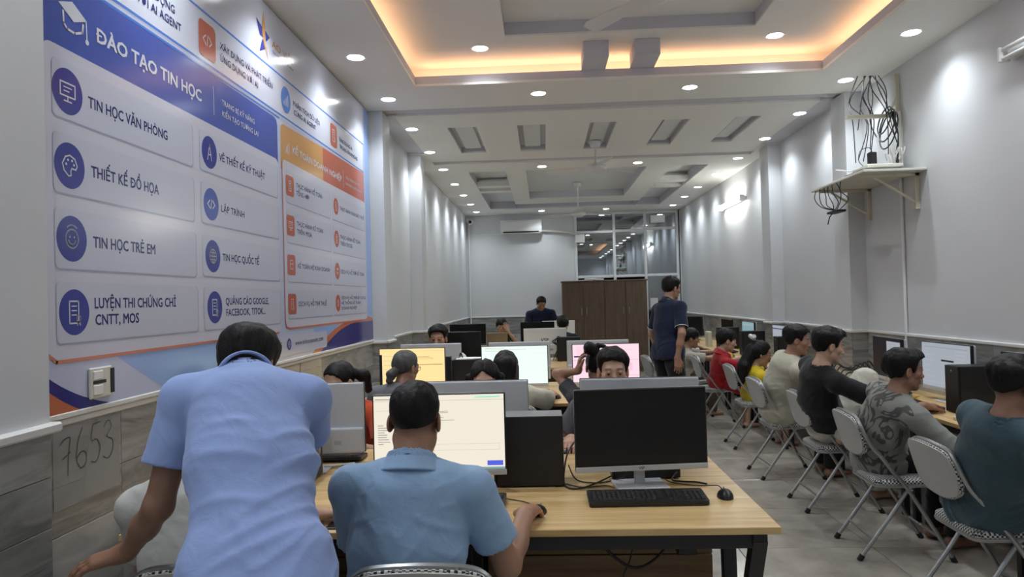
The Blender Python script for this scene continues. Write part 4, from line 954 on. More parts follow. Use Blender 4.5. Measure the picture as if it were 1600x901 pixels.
MB().cbox(-.86, -.70, 3.17, 3.40, .75, .754, .002).build('pad', MT['rubber'], t)
for i, (dx, dy, rz_) in enumerate([(0, 0, 4), (.02, .01, -6)]):
    t = thing('paper', 'white paper sheets on the tower between amber and green screens, %s one' % ('lower' if i == 0 else 'upper'), 'paper', (-.66+dx, 6.045+dy, 1.0525+.005*i), 'papers on the tower', rz=R(rz_))
    MB().cbox(-.10, .10, -.07, .07, 0, .004, .001).build('sheets', MT['paper'], t)
t = thing('black_speaker', 'narrow black upright case beside the amber screen', 'speaker', (-.80, 6.0, .75), world=True)
MB().cbox(-.86, -.805, 6.0, 6.08, .75, 1.08, .004).build('case', MT['black'], t)
cord('black cables rising beside the flat-top man\'s monitor', [(-.735, 6.05, .76), (-.74, 6.08, .95), (-.73, 6.08, 1.10), (-.70, 6.08, 1.02), (-.68, 6.1, .9)], .006)
t = thing('headset', 'small black device on the desk left of the pink screen', 'device', (-.02, 6.0, .75), world=True)
MB().cbox(-.07, .03, 5.99, 6.04, .75, .785, .01).build('case', MT['black'], t)
t = thing('laptop', 'gold laptop with its lid toward the camera, in front of the child', 'laptop', (-.79, 11.72, .75), world=True)
MB().cbox(-.965, -.615, 11.76, 12.0, .752, .768, .004).build('keyboard_base', MT['gold'], t)
MB().cbox(-.965, -.615, 11.735, 11.745, .765, 1.01, .004, rot=Matrix.Rotation(R(10), 3, 'X'), piv=(0, 11.74, .765)).build('lid', MT['gold'], t)
f = Flat(lambda u, v, d: (u, 11.7335-(v-.765)*.176-d, v)); f.text('DELL', -.82, .88, .018, .001, .01); f.build('logo', MT['silver'], t)
rng = random.Random(11)
for i in range(3):
    cord('grey cable tangle behind the white logo monitor, strand %s' % ['nearest it', 'in the middle', 'nearest the tower'][i], [(.10+.03*i, 9.12, .76), (.13+.02*i, 9.1, .84+.02*i), (.16, 9.1, .93), (.09+.02*i, 9.1, 1.0), (.17, 9.12, 1.03+.015*i), (.22, 9.13, 1.02)], .006)
t = thing('cream_box', 'upright cream box on the desk in front of the boy in beige', 'box', (2.5, 11.0, .75), world=True)
MB().cbox(2.47, 2.53, 10.9, 11.1, .75, .98, .006).build('case', MT['cream'], t)
t = thing('desk_card', 'pink standing card on the desk behind the head of the man in teal', 'card', (2.55, 3.95, .75), world=True)
MB().add([(2.42, 3.86, .75), (2.56, 3.86, .75), (2.49, 3.95, 1.02), (2.505, 3.95, 1.02), (2.42, 4.02, .75), (2.56, 4.02, .75)], [(0, 1, 3, 2), (4, 2, 3, 5), (0, 2, 4), (1, 5, 3), (0, 4, 5, 1)]).build('card', MT['pink'], t)
t = thing('charger', 'pale yellow adapter box lying on the wall desk beside the mouse pad', 'adapter', (2.5, 4.5, .75), world=True)
MB().cbox(2.45, 2.60, 4.36, 4.43, .75, .775, .006).build('case', MT['cream'], t)
t = thing('mouse_pad', 'black mouse pad at the edge of the wall desk beside the man in teal', 'mouse pad', (2.5, 4.2, .75), world=True)
MB().cbox(2.41, 2.60, 4.08, 4.29, .75, .754, .002).build('pad', MT['rubber'], t)
t = thing('router', 'black router under the half dark screen on the wall desk', 'router', (2.62, 5.5, .75), world=True)
MB().cbox(2.58, 2.72, 5.42, 5.60, .75, .785, .008).build('case', MT['black'], t)
t = thing('yellow_cable', 'coiled yellow and black cables on the wall desk', 'cable', (2.6, 5.4, .76), world=True)
mb = MB()
for i in range(5): mb.tube([(2.60+.05*math.cos(a)+.01*i, 5.27+.05*math.sin(a), .757+.006*i) for a in [j*.5 for j in range(12)]], .004, 5, closed=False)
mb.build('coil', mat('yellow_cord', (.55, .38, .10), .5), t, smooth=True)
mb = MB()
for i in range(6): 
    y = 6.3+.08*i
    mb.tube(catmull([(2.60, y, .76), (2.66, y+.03, .80+.02*i), (2.74, y, .84), (2.82, y+.05, .93-.02*i), (2.88, y, .80)], 5), .006, 5)
t = thing('cable_tangle', 'tangle of black cables on the wall desk right of the black-shirted man', 'cable', (2.7, 6.5, .76), world=True); mb.build('strands', MT['cord'], t, smooth=True)
# ---- folding chairs (local: sitter faces +y)
def make_chair(check_top=True):
    t = thing('folding_chair', 'x', 'chair', (0, 0, 0))
    # back loop + front legs: one bent tube
    L_ = [(.205, .235, .012), (.205, .02, .38), (.205, -.07, .50), (.205, -.13, .585), (.205, -.185, .65), (.21, -.225, .72)]
    loop = L_+[(.195, -.245, .775), (.15, -.252, .812), (.05, -.262, .826), (-.05, -.262, .826), (-.15, -.252, .812), (-.195, -.245, .775)]+[(-x, y, z) for x, y, z in L_[::-1]]
    MB().tube(catmull(loop, 5), .0115, 8).build('back_frame', MT['chairm'], t, smooth=True)
    rear = [(.19, -.265, .012), (.19, -.10, .24), (.19, .01, .405), (.19, .045, .425), (.19, .08, .428), (.19, .12, .425)]
    for s_ in (1, -1):
        MB().tube(catmull([(s_*x, y, z) for x, y, z in rear], 4), .0115, 8).build('rear_leg', MT['chairm'], t, smooth=True)
        MB().cyl((s_*.19, -.272, 0), (s_*.19, -.252, .03), .016, n=10).build('foot_cap', MT['rubber'], t)
        MB().cyl((s_*.205, .242, 0), (s_*.205, .225, .03), .016, n=10).build('foot_cap', MT['rubber'], t)
        MB().cyl((s_*.175, .015, .408), (s_*.222, .015, .408), .007, n=8).build('pivot_bolt', MT['chrome'], t)
    MB().tube([(-.19, -.19, .115), (.19, -.19, .115)], .007, 8).build('rear_stretcher', MT['chairm'], t, smooth=True)
    MB().tube([(-.205, .165, .135), (.205, .165, .135)], .007, 8).build('front_stretcher', MT['chairm'], t, smooth=True)
    # seat: rim + padded houndstooth
    out = rr(-.198, .198, -.17, .215, .06, 8)
    def pad(poly, f3, prof):
        mb = MB(); n = len(poly); cx = sum(p[0] for p in poly)/n; cy = sum(p[1] for p in poly)/n
        rings = []
        for sc, h_ in prof: rings += [f3(cx+(u-cx)*sc, cy+(v-cy)*sc, h_) for u, v in poly]
        fs = []
        for k_ in range(len(prof)-1):
            for i in range(n): fs.append((k_*n+i, k_*n+(i+1) % n, (k_+1)*n+(i+1) % n, (k_+1)*n+i))
        fs.append(tuple(range(n-1, -1, -1))); fs.append(tuple((len(prof)-1)*n+i for i in range(n)))
        return mb.add(rings, fs)
    fl_ = lambda u, v, d: (u, v, .428+d+.02*(v))
    pad(out, fl_, [(.99, -.012), (1.012, -.004), (1.012, .004), (.99, .006)]).build('seat_rim', MT['chairm'], t, smooth=True)
    pad(out, fl_, [(.985, .005), (1.0, .014), (.985, .026), (.93, .034), (.7, .039), (.3, .041)]).build('seat_pad', MT['check'], t, smooth=True)
    # backrest: curved shell with a padded front
    bo = []
    for u, v in [(-.165, .615), (-.10, .588), (0, .58), (.10, .588), (.165, .615), (.192, .66), (.198, .72), (.188, .775), (.15, .808), (.05, .822), (-.05, .822), (-.15, .808), (-.188, .775), (-.198, .72), (-.192, .66)]: bo.append((u, v))
    bo = [(p.x, p.y) for p in catmull([(a, b, 0) for a, b in bo], 3, closed=True)]
    yb = lambda u, v: -.235-(v-.70)*.28-.022*(1-(u/.2)**2)
    def grid(f0, f1, name, m):
        mb = MB(); n = len(bo); rings = []; sc = [1.0, .85, .6, .3, .02]
        lay = [(s_, f1) for s_ in sc]; lay0 = [(s_, f0) for s_ in sc]
        seq = lay0[::-1]+[(1.012, (f0+f1)/2)]+lay
        for s_, dd in seq:
            e = (1-s_)**.5*.006*(1 if dd > 0 else -0.3) if s_ < 1 else 0
            for u, v in bo:
                uu, vv = u*s_, .70+(v-.70)*s_; rings.append((uu, yb(uu, vv)+dd+e, vv))
        fs = []
        for k_ in range(len(seq)-1):
            for i in range(n): fs.append((k_*n+i, k_*n+(i+1) % n, (k_+1)*n+(i+1) % n, (k_+1)*n+i))
        mb.add(rings, fs).build(name, m, t, smooth=True)
    grid(-.010, -.002, 'back_shell', MT['shell']); grid(-.001, .018, 'back_pad', MT['check'])
    mb = MB(); mb.tube([(p[0]*1.01, yb(p[0], p[1])+.001, .70+(p[1]-.70)*1.01) for p in bo], .0062, 6, closed=True); mb.build('checked_edge', MT['check'], t, smooth=True)
    return t
ch0 = make_chair(); chused = False
def chair(label, x, y, rz, group='folding chairs with checked seats'):
    global chused
    o = ch0 if not chused else copy_tree(ch0); chused = True
    o.location = (x, y, 0); o.rotation_euler = (0, 0, rz); tag(o, label, 'chair', group)
CR = R(-90)
chair('grey folding chair with checked seat under the man in teal', 2.06, 3.45, CR-.03)
chair('grey folding chair with checked seat under the man in the grey graphic T-shirt', 2.05, 4.36, CR-.06)
chair('grey folding chair with checked seat under the black-shirted man', 2.07, 5.27, CR-.02)
chair('grey folding chair with checked seat under the beige-shirted man', 2.03, 6.18, CR+.02)
chair('grey folding chair with checked seat under the girl in yellow', 2.12, 7.36, CR)
chair('grey folding chair under the boy in red', 2.02, 8.5, CR)
chair('grey folding chair under the boy in beige', 1.85, 9.3, CR)
chair('empty grey folding chair left of the standing man in navy', 1.46, 8.70, CR+.12)
chair('grey folding chair at the bottom edge under the man in the pale blue polo', -.36, 2.20, 0)
chair('grey folding chair at the bottom left, under the leaning man\'s hand', -1.0, 2.22, .06)
for (x, y, rz_, lb) in ((-1.0, 4.35, 180, 'the ponytailed girl in orange'), (-.33, 4.35, 180, 'the dark-haired girl behind the grey monitor'), (.45, 4.35, 180, 'the man facing the camera'), (-1.05, 5.1, 0, 'the grey-haired student'), (-.27, 5.12, 0, 'the woman in cream'), (.42, 5.12, 0, 'the girl with the hair bun'), (-.95, 7.1, 180, 'the flat-top man'), (.28, 10.55, 0, 'the dark-haired student on the fourth row'), (-.75, 12.75, 180, 'the child hiding the face')):
    chair('grey folding chair under %s' % lb, x, y, R(rz_))
# ================================================================ PEOPLE ENGINE: signed distance fields -> surface nets
f32 = np.float32
_rs = np.random.RandomState(4); _lat = _rs.rand(32, 32, 32).astype(f32)
def noise3(x, y, z):
    xi = np.floor(x).astype(np.int32); yi = np.floor(y).astype(np.int32); zi = np.floor(z).astype(np.int32)
    fx, fy, fz = x-xi, y-yi, z-zi
    fx = fx*fx*(3-2*fx); fy = fy*fy*(3-2*fy); fz = fz*fz*(3-2*fz)
    def g(a, b, c): return _lat[(xi+a) & 31, (yi+b) & 31, (zi+c) & 31]
    return ((g(0, 0, 0)*(1-fx)+g(1, 0, 0)*fx)*(1-fy)+(g(0, 1, 0)*(1-fx)+g(1, 1, 0)*fx)*fy)*(1-fz) + \
           ((g(0, 0, 1)*(1-fx)+g(1, 0, 1)*fx)*(1-fy)+(g(0, 1, 1)*(1-fx)+g(1, 1, 1)*fx)*fy)*fz
A3 = lambda v: np.array([v[0], v[1], v[2]], dtype=f32)
def nrm(v): v = np.asarray(v, dtype=f32); return v/max(1e-9, float(np.linalg.norm(v)))
def cap_(a, b, ra, rb, side=None, kx=1.0):
    a = A3(a); b = A3(b); ax = b-a; L2 = max(1e-8, float(ax@ax)); sd = None if side is None else nrm(side)
    def fn(X, Y, Z):
        px, py, pz = X-a[0], Y-a[1], Z-a[2]
        t = np.clip((px*ax[0]+py*ax[1]+pz*ax[2])/L2, 0, 1)
        qx, qy, qz = px-t*ax[0], py-t*ax[1], pz-t*ax[2]
        q2 = qx*qx+qy*qy+qz*qz
        if sd is not None:
            s = qx*sd[0]+qy*sd[1]+qz*sd[2]; q2 = q2-s*s*(1-1/(kx*kx))
        return np.sqrt(np.maximum(q2, 0))-(ra+(rb-ra)*t)
    r = max(ra, rb)*max(1, kx)
    return fn, np.minimum(a, b)-r, np.maximum(a, b)+r
def ell_(c, Rm, rad):
    c = A3(c); Rm = np.array(Rm, dtype=f32); rad = np.array(rad, dtype=f32)
    def fn(X, Y, Z):
        px, py, pz = X-c[0], Y-c[1], Z-c[2]
        u = [(px*Rm[0, i]+py*Rm[1, i]+pz*Rm[2, i]) for i in range(3)]
        k0 = np.sqrt(sum((u[i]/rad[i])**2 for i in range(3))); k1 = np.sqrt(sum((u[i]/rad[i]**2)**2 for i in range(3)))
        return k0*(k0-1)/np.maximum(k1, 1e-4)
    r = float(rad.max()); return fn, c-r, c+r
I3 = np.eye(3, dtype=f32)
class Fld:
    def __init__(s, lo, hi, h):
        s.h = h; s.lo = np.array(lo, dtype=f32)-3*h; n = np.ceil((np.array(hi)+3*h-s.lo)/h).astype(int)+1; s.n = n
        s.D = np.full(tuple(n), .6, dtype=f32)
    @staticmethod
    def fit(prims, h):
        return Fld(np.min([p[1] for p in prims], 0)-.03, np.max([p[2] for p in prims], 0)+.03, h)
    def box(s, lo, hi, pad):
        a = np.maximum(0, np.floor((lo-pad-s.lo)/s.h).astype(int)); b = np.minimum(s.n, np.ceil((hi+pad-s.lo)/s.h).astype(int)+1)
        if (b <= a).any(): return None, None
        sl = tuple(slice(int(a[i]), int(b[i])) for i in range(3))
        g = [(s.lo[i]+s.h*np.arange(a[i], b[i], dtype=f32)).reshape([-1 if j == i else 1 for j in range(3)]) for i in range(3)]
        return sl, g
    def add(s, p, k=.02):
        sl, g = s.box(p[1], p[2], k+4*s.h)
        if sl is None: return s
        d = p[0](*g).astype(f32); a = s.D[sl]
        h = np.clip(.5+.5*(a-d)/k, 0, 1); s.D[sl] = a*(1-h)+d*h-k*h*(1-h); return s
    def sub(s, p, k=.008):
        sl, g = s.box(p[1], p[2], k+4*s.h)
        if sl is None: return s
        d = -p[0](*g).astype(f32); a = s.D[sl]
        h = np.clip(.5-.5*(a-d)/k, 0, 1); s.D[sl] = a*(1-h)+d*h+k*h*(1-h); return s
    def allg(s): return [(s.lo[i]+s.h*np.arange(s.n[i], dtype=f32)).reshape([-1 if j == i else 1 for j in range(3)]) for i in range(3)]
    def cut(s, pt, nr):
        X, Y, Z = s.allg(); nr = nrm(nr); s.D = np.maximum(s.D, (X-pt[0])*nr[0]+(Y-pt[1])*nr[1]+(Z-pt[2])*nr[2]).astype(f32); return s
    def near(s, w=.03):
        m = np.abs(s.D) < w; ix = np.nonzero(m); return m, [s.lo[i]+s.h*ix[i].astype(f32) for i in range(3)]
    def extract(s):
        D = s.D; S = D < 0; n = D.shape
        c = np.zeros((n[0]-1, n[1]-1, n[2]-1), dtype=np.int8)
        for a in (0, 1):
            for b in (0, 1):
                for e in (0, 1): c += S[a:n[0]-1+a, b:n[1]-1+b, e:n[2]-1+e]
        act = (c > 0) & (c < 8); idx = np.full(act.shape, -1, dtype=np.int32); ii = np.nonzero(act); m = len(ii[0])
        if m == 0: return np.zeros((0, 3), f32), np.zeros((0, 4), np.int32)
        idx[ii] = np.arange(m)
        acc = np.zeros((m, 3), f32); cnt = np.zeros(m, f32)
        corner = {(a, b, e): D[ii[0]+a, ii[1]+b, ii[2]+e] for a in (0, 1) for b in (0, 1) for e in (0, 1)}
        for ax in range(3):
            for u in (0, 1):
                for v in (0, 1):
                    p0 = [0, 0, 0]; o = [j for j in range(3) if j != ax]; p0[o[0]] = u; p0[o[1]] = v; p1 = list(p0); p1[ax] = 1
                    d0, d1 = corner[tuple(p0)], corner[tuple(p1)]; cr_ = (d0 < 0) != (d1 < 0)
                    t = np.where(cr_, d0/np.where(cr_, d0-d1, 1), 0)
                    P = np.zeros((m, 3), f32); P[:, o[0]] = u; P[:, o[1]] = v; P[:, ax] = t
                    acc += P*cr_[:, None]; cnt += cr_
        V = (acc/cnt[:, None]+np.stack(ii, 1))*s.h+s.lo
        F_ = []
        for ax in range(3):
            o = [(ax+1) % 3, (ax+2) % 3]
            sl0 = [slice(1, n[j]-1) for j in range(3)]; sl1 = list(sl0); sl0[ax] = slice(0, n[ax]-1); sl1[ax] = slice(1, n[ax])
            A, B = S[tuple(sl0)], S[tuple(sl1)]
            for flip in (0, 1):
                e = np.nonzero((A & ~B) if not flip else (~A & B))
                if not len(e[0]): continue
                q = [e[j]+(0 if j == ax else 1) for j in range(3)]
                def cell(du, dv):
                    r_ = list(q); r_[o[0]] = q[o[0]]-du; r_[o[1]] = q[o[1]]-dv; return idx[tuple(r_)]
                quad = [cell(1, 1), cell(0, 1), cell(0, 0), cell(1, 0)]
                if flip: quad = quad[::-1]
                F_.append(np.stack(quad, 1))
        return V, np.concatenate(F_).astype(np.int32)
def np_mesh(name, V, Fq, mt, parent, tint=None, loc=(0, 0, 0)):
    me = bpy.data.meshes.new(name); V = (V-np.array(loc, dtype=f32)).astype(f32)
    me.vertices.add(len(V)); me.vertices.foreach_set('co', V.ravel())
    me.loops.add(Fq.size); me.loops.foreach_set('vertex_index', Fq.ravel())
    me.polygons.add(len(Fq)); me.polygons.foreach_set('loop_start', np.arange(0, Fq.size, 4, dtype=np.int32)); me.polygons.foreach_set('loop_total', np.full(len(Fq), 4, np.int32))
    me.polygons.foreach_set('use_smooth', np.ones(len(Fq), bool)); me.update(calc_edges=True); me.validate()
    if tint is not None:
        at = me.color_attributes.new('tint', 'FLOAT_COLOR', 'POINT'); at.data.foreach_set('color', np.concatenate([tint, np.ones((len(V), 1))], 1).astype(f32).ravel())
    me.materials.append(mt); return new_obj(name, me, parent)
def skin_mat(name, col):
    m, nt, p = nodes(name); L = nt.links
    at = N(nt, 'ShaderNodeAttribute', attribute_name='tint'); mx = N(nt, 'ShaderNodeMix', data_type='RGBA', blend_type='MULTIPLY'); mx.inputs['Factor'].default_value = 1
    tc = N(nt, 'ShaderNodeTexCoord'); nz = N(nt, 'ShaderNodeTexNoise', Scale=14.0, Detail=4.0); L.new(tc.outputs['Object'], nz.inputs['Vector'])
    m2 = N(nt, 'ShaderNodeMix', data_type='RGBA'); L.new(nz.outputs['Fac'], m2.inputs['Factor'])
    m2.inputs['A'].default_value = (col[0]*.88, col[1]*.82, col[2]*.80, 1); m2.inputs['B'].default_value = (min(1, col[0]*1.1), col[1]*1.08, col[2]*1.06, 1)
    L.new(m2.outputs['Result'], mx.inputs['A']); L.new(at.outputs['Color'], mx.inputs['B']); L.new(mx.outputs['Result'], p.inputs['Base Color'])
    p.inputs['Roughness'].default_value = .48; p.inputs['Subsurface Weight'].default_value = .0
    nb = N(nt, 'ShaderNodeTexNoise', Scale=160.0, Detail=3.0); L.new(tc.outputs['Object'], nb.inputs['Vector'])
    b = N(nt, 'ShaderNodeBump', Strength=.12, Distance=.002); L.new(nb.outputs['Fac'], b.inputs['Height']); L.new(b.outputs[0], p.inputs['Normal'])
    return m
def hair_mat(name, col, rough=.42):
    m, nt, p = nodes(name); L = nt.links; p.inputs['Base Color'].default_value = (*col, 1); p.inputs['Roughness'].default_value = rough; p.inputs['Specular IOR Level'].default_value = .22
    tc = N(nt, 'ShaderNodeTexCoord'); mp = N(nt, 'ShaderNodeMapping'); mp.inputs['Scale'].default_value = (1, 1, .18); L.new(tc.outputs['Object'], mp.inputs['Vector'])
    nb = N(nt, 'ShaderNodeTexNoise', Scale=220.0, Detail=3.0); L.new(mp.outputs[0], nb.inputs['Vector'])
    b = N(nt, 'ShaderNodeBump', Strength=.5, Distance=.004); L.new(nb.outputs['Fac'], b.inputs['Height']); L.new(b.outputs[0], p.inputs['Normal'])
    mx = N(nt, 'ShaderNodeMix', data_type='RGBA'); L.new(nb.outputs['Fac'], mx.inputs['Factor']); mx.inputs['A'].default_value = (*[c*.6 for c in col], 1); mx.inputs['B'].default_value = (*[min(1, c*1.5) for c in col], 1)
    L.new(mx.outputs['Result'], p.inputs['Base Color']); return m
def cloth_mat(name, col, rough=.85, weave=420, var=.06):
    m, nt, p = nodes(name); L = nt.links; p.inputs['Roughness'].default_value = rough; p.inputs['Specular IOR Level'].default_value = .25
    p.inputs['Sheen Weight'].default_value = .15
    tc = N(nt, 'ShaderNodeTexCoord'); nz = N(nt, 'ShaderNodeTexNoise', Scale=5.0, Detail=5.0); L.new(tc.outputs['Object'], nz.inputs['Vector'])
    mx = N(nt, 'ShaderNodeMix', data_type='RGBA'); L.new(nz.outputs['Fac'], mx.inputs['Factor']); mx.inputs['A'].default_value = (*[c*(1-var) for c in col], 1); mx.inputs['B'].default_value = (*[min(1, c*(1+var)) for c in col], 1)
    L.new(mx.outputs['Result'], p.inputs['Base Color'])
    nb = N(nt, 'ShaderNodeTexNoise', Scale=float(weave), Detail=2.0); L.new(tc.outputs['Object'], nb.inputs['Vector'])
    nw = N(nt, 'ShaderNodeTexNoise', Scale=16.0, Detail=3.0, Distortion=1.5); L.new(tc.outputs['Object'], nw.inputs['Vector'])
    b = N(nt, 'ShaderNodeBump', Strength=.10, Distance=.002); L.new(nb.outputs['Fac'], b.inputs['Height'])
    b2 = N(nt, 'ShaderNodeBump', Strength=.22, Distance=.012); L.new(nw.outputs['Fac'], b2.inputs['Height']); L.new(b.outputs[0], b2.inputs['Normal']); L.new(b2.outputs[0], p.inputs['Normal'])
    return m
def rotm(yaw, pitch=0, roll=0):
    """columns = right, front, up of a head facing angle yaw (0 = +y, positive turns left), pitch down negative"""
    return np.array((Matrix.Rotation(R(yaw), 3, 'Z') @ Matrix.Rotation(R(pitch), 3, 'X') @ Matrix.Rotation(R(roll), 3, 'Y')), dtype=f32)
def ik(a, t, l1, l2, hint):
    a = A3(a); t = A3(t); d = t-a; L = float(np.linalg.norm(d)); L = min(L, (l1+l2)*.995); u = nrm(d)
    x = (l1*l1-l2*l2+L*L)/(2*L); h = math.sqrt(max(0, l1*l1-x*x)); hn = A3(hint); hn = hn-u*float(hn@u); hn = nrm(hn)
    return a+u*x+hn*h, a+u*L
def hand_prims(w, d, up, thumb, s, curl, spread=1.0):
    """w wrist, d toward the fingers, up = back of the hand, thumb = +1 / -1 side"""
    d = nrm(d); up = A3(up); up = nrm(up-d*float(up@d)); sd = nrm(np.cross(d, up))*thumb
    P = []; offs_ = (.030, .010, -.011, -.030); ln = (.072, .080, .074, .058); kz = (.0, .004, .002, -.003); pl = (.088, .092, .088, .080)
    for i in range(4):
        kn = w+d*pl[i]*s+sd*offs_[i]*s*(.9 if i else 1)+up*kz[i]*s
        P.append((cap_(w+sd*offs_[i]*.5*s, kn, .0165*s, .0115*s), .022*s))
        p = kn; ang = math.radians(curl*.45); dd = nrm(d+sd*offs_[i]*3.2*spread)
        for j, (fr, rr0, rr1) in enumerate(((.45, .0098, .0088), (.31, .0088, .0080), (.24, .0080, .0070))):
            v = dd*math.cos(ang)-up*math.sin(ang); q = p+v*ln[i]*fr*s
            P.append((cap_(p, q, rr0*s, rr1*s), .004*s)); p = q; ang += math.radians(curl*(.62, .5, .4)[j])
    b0 = w+d*.022*s+sd*.022*s-up*.004*s; b1 = b0+nrm(d*.75+sd*.62-up*.15)*.040*s; b2 = b1+nrm(d*.9+sd*.30-up*.22)*.032*s; b3 = b2+nrm(d*.95+sd*.10-up*.25)*.026*s
    P += [(cap_(b0, b1, .017*s, .0125*s), .014*s), (cap_(b1, b2, .0115*s, .0100*s), .005*s), (cap_(b2, b3, .0100*s, .0080*s), .004*s)]
    return P
NPERS = 0
EYE = None
def eye_mat():
    m, nt, p = nodes('eye'); p.inputs['Roughness'].default_value = .12
    at = N(nt, 'ShaderNodeAttribute', attribute_name='tint'); nt.links.new(at.outputs['Color'], p.inputs['Base Color']); return m
HAIRLINES = {
 'short': dict(pts=[(-.13, -.060), (-.075, -.058), (-.035, -.030), (-.024, .018), (.012, .026), (.022, -.002), (.036, .002), (.044, .050), (.072, .080), (.13, .088)], side=.010, top=.024, back=.012),
 'fade': dict(pts=[(-.13, -.030), (-.07, -.028), (-.03, -.005), (-.02, .022), (.012, .028), (.025, .012), (.036, .012), (.046, .055), (.072, .080), (.13, .088)], side=.0035, top=.017, back=.004),
 'bowl': dict(pts=[(-.13, -.060), (-.075, -.056), (-.04, -.030), (-.024, .006), (.012, .010), (.022, -.004), (.040, .0), (.048, .030), (.075, .042), (.13, .044)], side=.018, top=.024, back=.020),
 'long': dict(pts=[(-.13, -.10), (-.05, -.09), (-.02, -.05), (.0, .0), (.02, .0), (.036, .015), (.048, .055), (.072, .080), (.13, .088)], side=.010, top=.013, back=.018),
 'tied': dict(pts=[(-.13, -.058), (-.07, -.055), (-.035, -.03), (-.02, .010), (.012, .014), (.03, .010), (.046, .055), (.07, .080), (.13, .090)], side=.006, top=.009, back=.008),
}
def person(label, P):
    """P: dict of pose and clothing. All positions in world metres."""
    global NPERS, EYE
    s = P.get('s', 1.0); g = P.get('g', 1.0); h = P.get('h', .009)
    pel = A3(P['pelvis']); hc = A3(P['head']); face = P['face']; hy, hp, hr = P['look']
    Rh = rotm(hy, hp, hr); Rb = rotm(face); rt, fr = Rb[:, 0], Rb[:, 1]; upw = A3((0, 0, 1))
    hs = P.get('hs', 1.0)*(.94+.06*s)*1.0
    t = thing('person', label, 'person', (float(pel[0]), float(pel[1]), 0), P.get('group'), world=True)
    loc = (float(pel[0]), float(pel[1]), 0)
    hup = Rh[:, 2]; hfr = Rh[:, 1]
    nb = hc-hup*.115*hs*P.get('neck', 1)-hfr*.030*hs-fr*.012*s-upw*.030*s                    # base of the neck (C7)
    if P.get('nb') is not None: nb = A3(P['nb'])
    spine = nrm(nb-pel); sl = float(np.linalg.norm(nb-pel))
    tw = R(P.get('twist', 0)); rs = nrm(rt*math.cos(tw)+fr*math.sin(tw)); roll = P.get('sroll', 0)
    rs = nrm(rs-spine*float(rs@spine)*.6+upw*roll); fs = nrm(np.cross(spine, rs)); fs = fs if float(fs@fr) > 0 else -fs
    sw_ = .180*s*P.get('sw', 1.0)
    bulge = P.get('hunch', .0)
    mid = pel+(nb-pel)*.5-fs*bulge
    cl = pel+(nb-pel)*.82-fs*bulge*.6
    SL, SR = nb-rs*sw_-spine*.065*s+fs*P.get('sfl', .02), nb+rs*sw_-spine*.065*s+fs*P.get('sfr', .02)
    l1, l2 = .285*s, .250*s
    arms = {}
    for key, S_, dflt in (('L', SL, -1), ('R', SR, 1)):
        hd = P.get('hand'+key); hint = P.get('elb'+key, tuple(rs*dflt*.6-upw*1.0-fr*.3))
        if hd is None: hd = dict(p=tuple(S_+rs*dflt*.05-upw*.50*s+fr*.06), d=(0, 0, -1), up=tuple(rs*dflt), curl=28)
        dvec = nrm(hd['d']); wt = A3(hd['p'])
        e, w_ = ik(S_, wt, l1, l2, hint); arms[key] = (S_, e, w_, dvec, hd)
    HL, HR = pel-rt*.095*s, pel+rt*.095*s
    legs = {}
    for key, H_ in (('L', HL), ('R', HR)):
        ft = P.get('foot'+key)
        if ft is None: ft = tuple(H_[:2]+fr[:2]*.38*s)+(.08*s,) if P.get('sit', True) else (float(H_[0]), float(H_[1]), .08)
        kh = P.get('knee'+key, tuple(fr*1.0+upw*.8))
        kn, an = ik(H_, ft, .43*s, .42*s, kh); legs[key] = (H_, kn, an, A3(P.get('toe'+key, tuple(fr))))
    # ---------- body skin
    body = []
    B = lambda p, k=.03: body.append((p, k))
    gb = g*s
    B(cap_(pel-rt*.05*s, pel+rt*.05*s, .070*gb, .070*gb))
    B(cap_(pel, mid, .074*gb, .074*gb, rs, 1.2)); B(cap_(mid, cl, .074*gb, .074*gb, rs, 1.34))
    B(cap_(SL, SR, .046*s, .046*s))
    for S_ in (SL, SR): B(cap_(nb+upw*.0, S_, .044*s, .046*s))
    for key in 'LR':
        S_, e, w_, dv, hd = arms[key]
        ag = P.get('ag', 1.0)*s
        fa = nrm(w_-e); B(cap_(S_, e, .046*ag, .037*ag)); B(cap_(e, e+(w_-e)*.45, .038*ag, .036*ag), .02); B(cap_(e+(w_-e)*.4, w_, .036*ag, .0245*ag), .02)
        B(cap_(w_-fa*.02, w_+dv*.03*s, .0225*s, .019*s, nrm(np.cross(dv, A3(hd['up']))), 1.25), .015)
        H_, kn, an, toe = legs[key]
        B(cap_(H_, kn, .062*gb, .048*gb)); B(cap_(kn, kn+(an-kn)*.4, .052*gb, .050*gb), .02); B(cap_(kn+(an-kn)*.35, an, .050*gb, .034*gb), .02)
        ft_ = A3((an[0], an[1], .035*s if an[2] < .3 else an[2]-.045*s))
        B(cap_(ft_-nrm(toe)*.03*s, ft_+nrm(toe)*.14*s, .034*s, .024*s, np.cross(nrm(toe), upw), 1.2), .02)
    nk0 = nb-upw*.02; nk1 = hc-hup*.055*hs-hfr*.012*hs
    B(cap_(nk0, nk1, .058*P.get('nk', 1)*s, .054*P.get('nk', 1)*s), .03)
    hb = max(h, .0085)
    fb = Fld.fit([p for p, k in body], hb)
    for p, k in body: fb.add(p, k)
    V1, F1 = fb.extract(); Vs = [V1]; Fs = [F1]; Ts = [np.ones((len(V1), 3), f32)]; nv = len(V1)
    # ---------- hands
    hh = P.get('hh', max(.0032, h*.42))
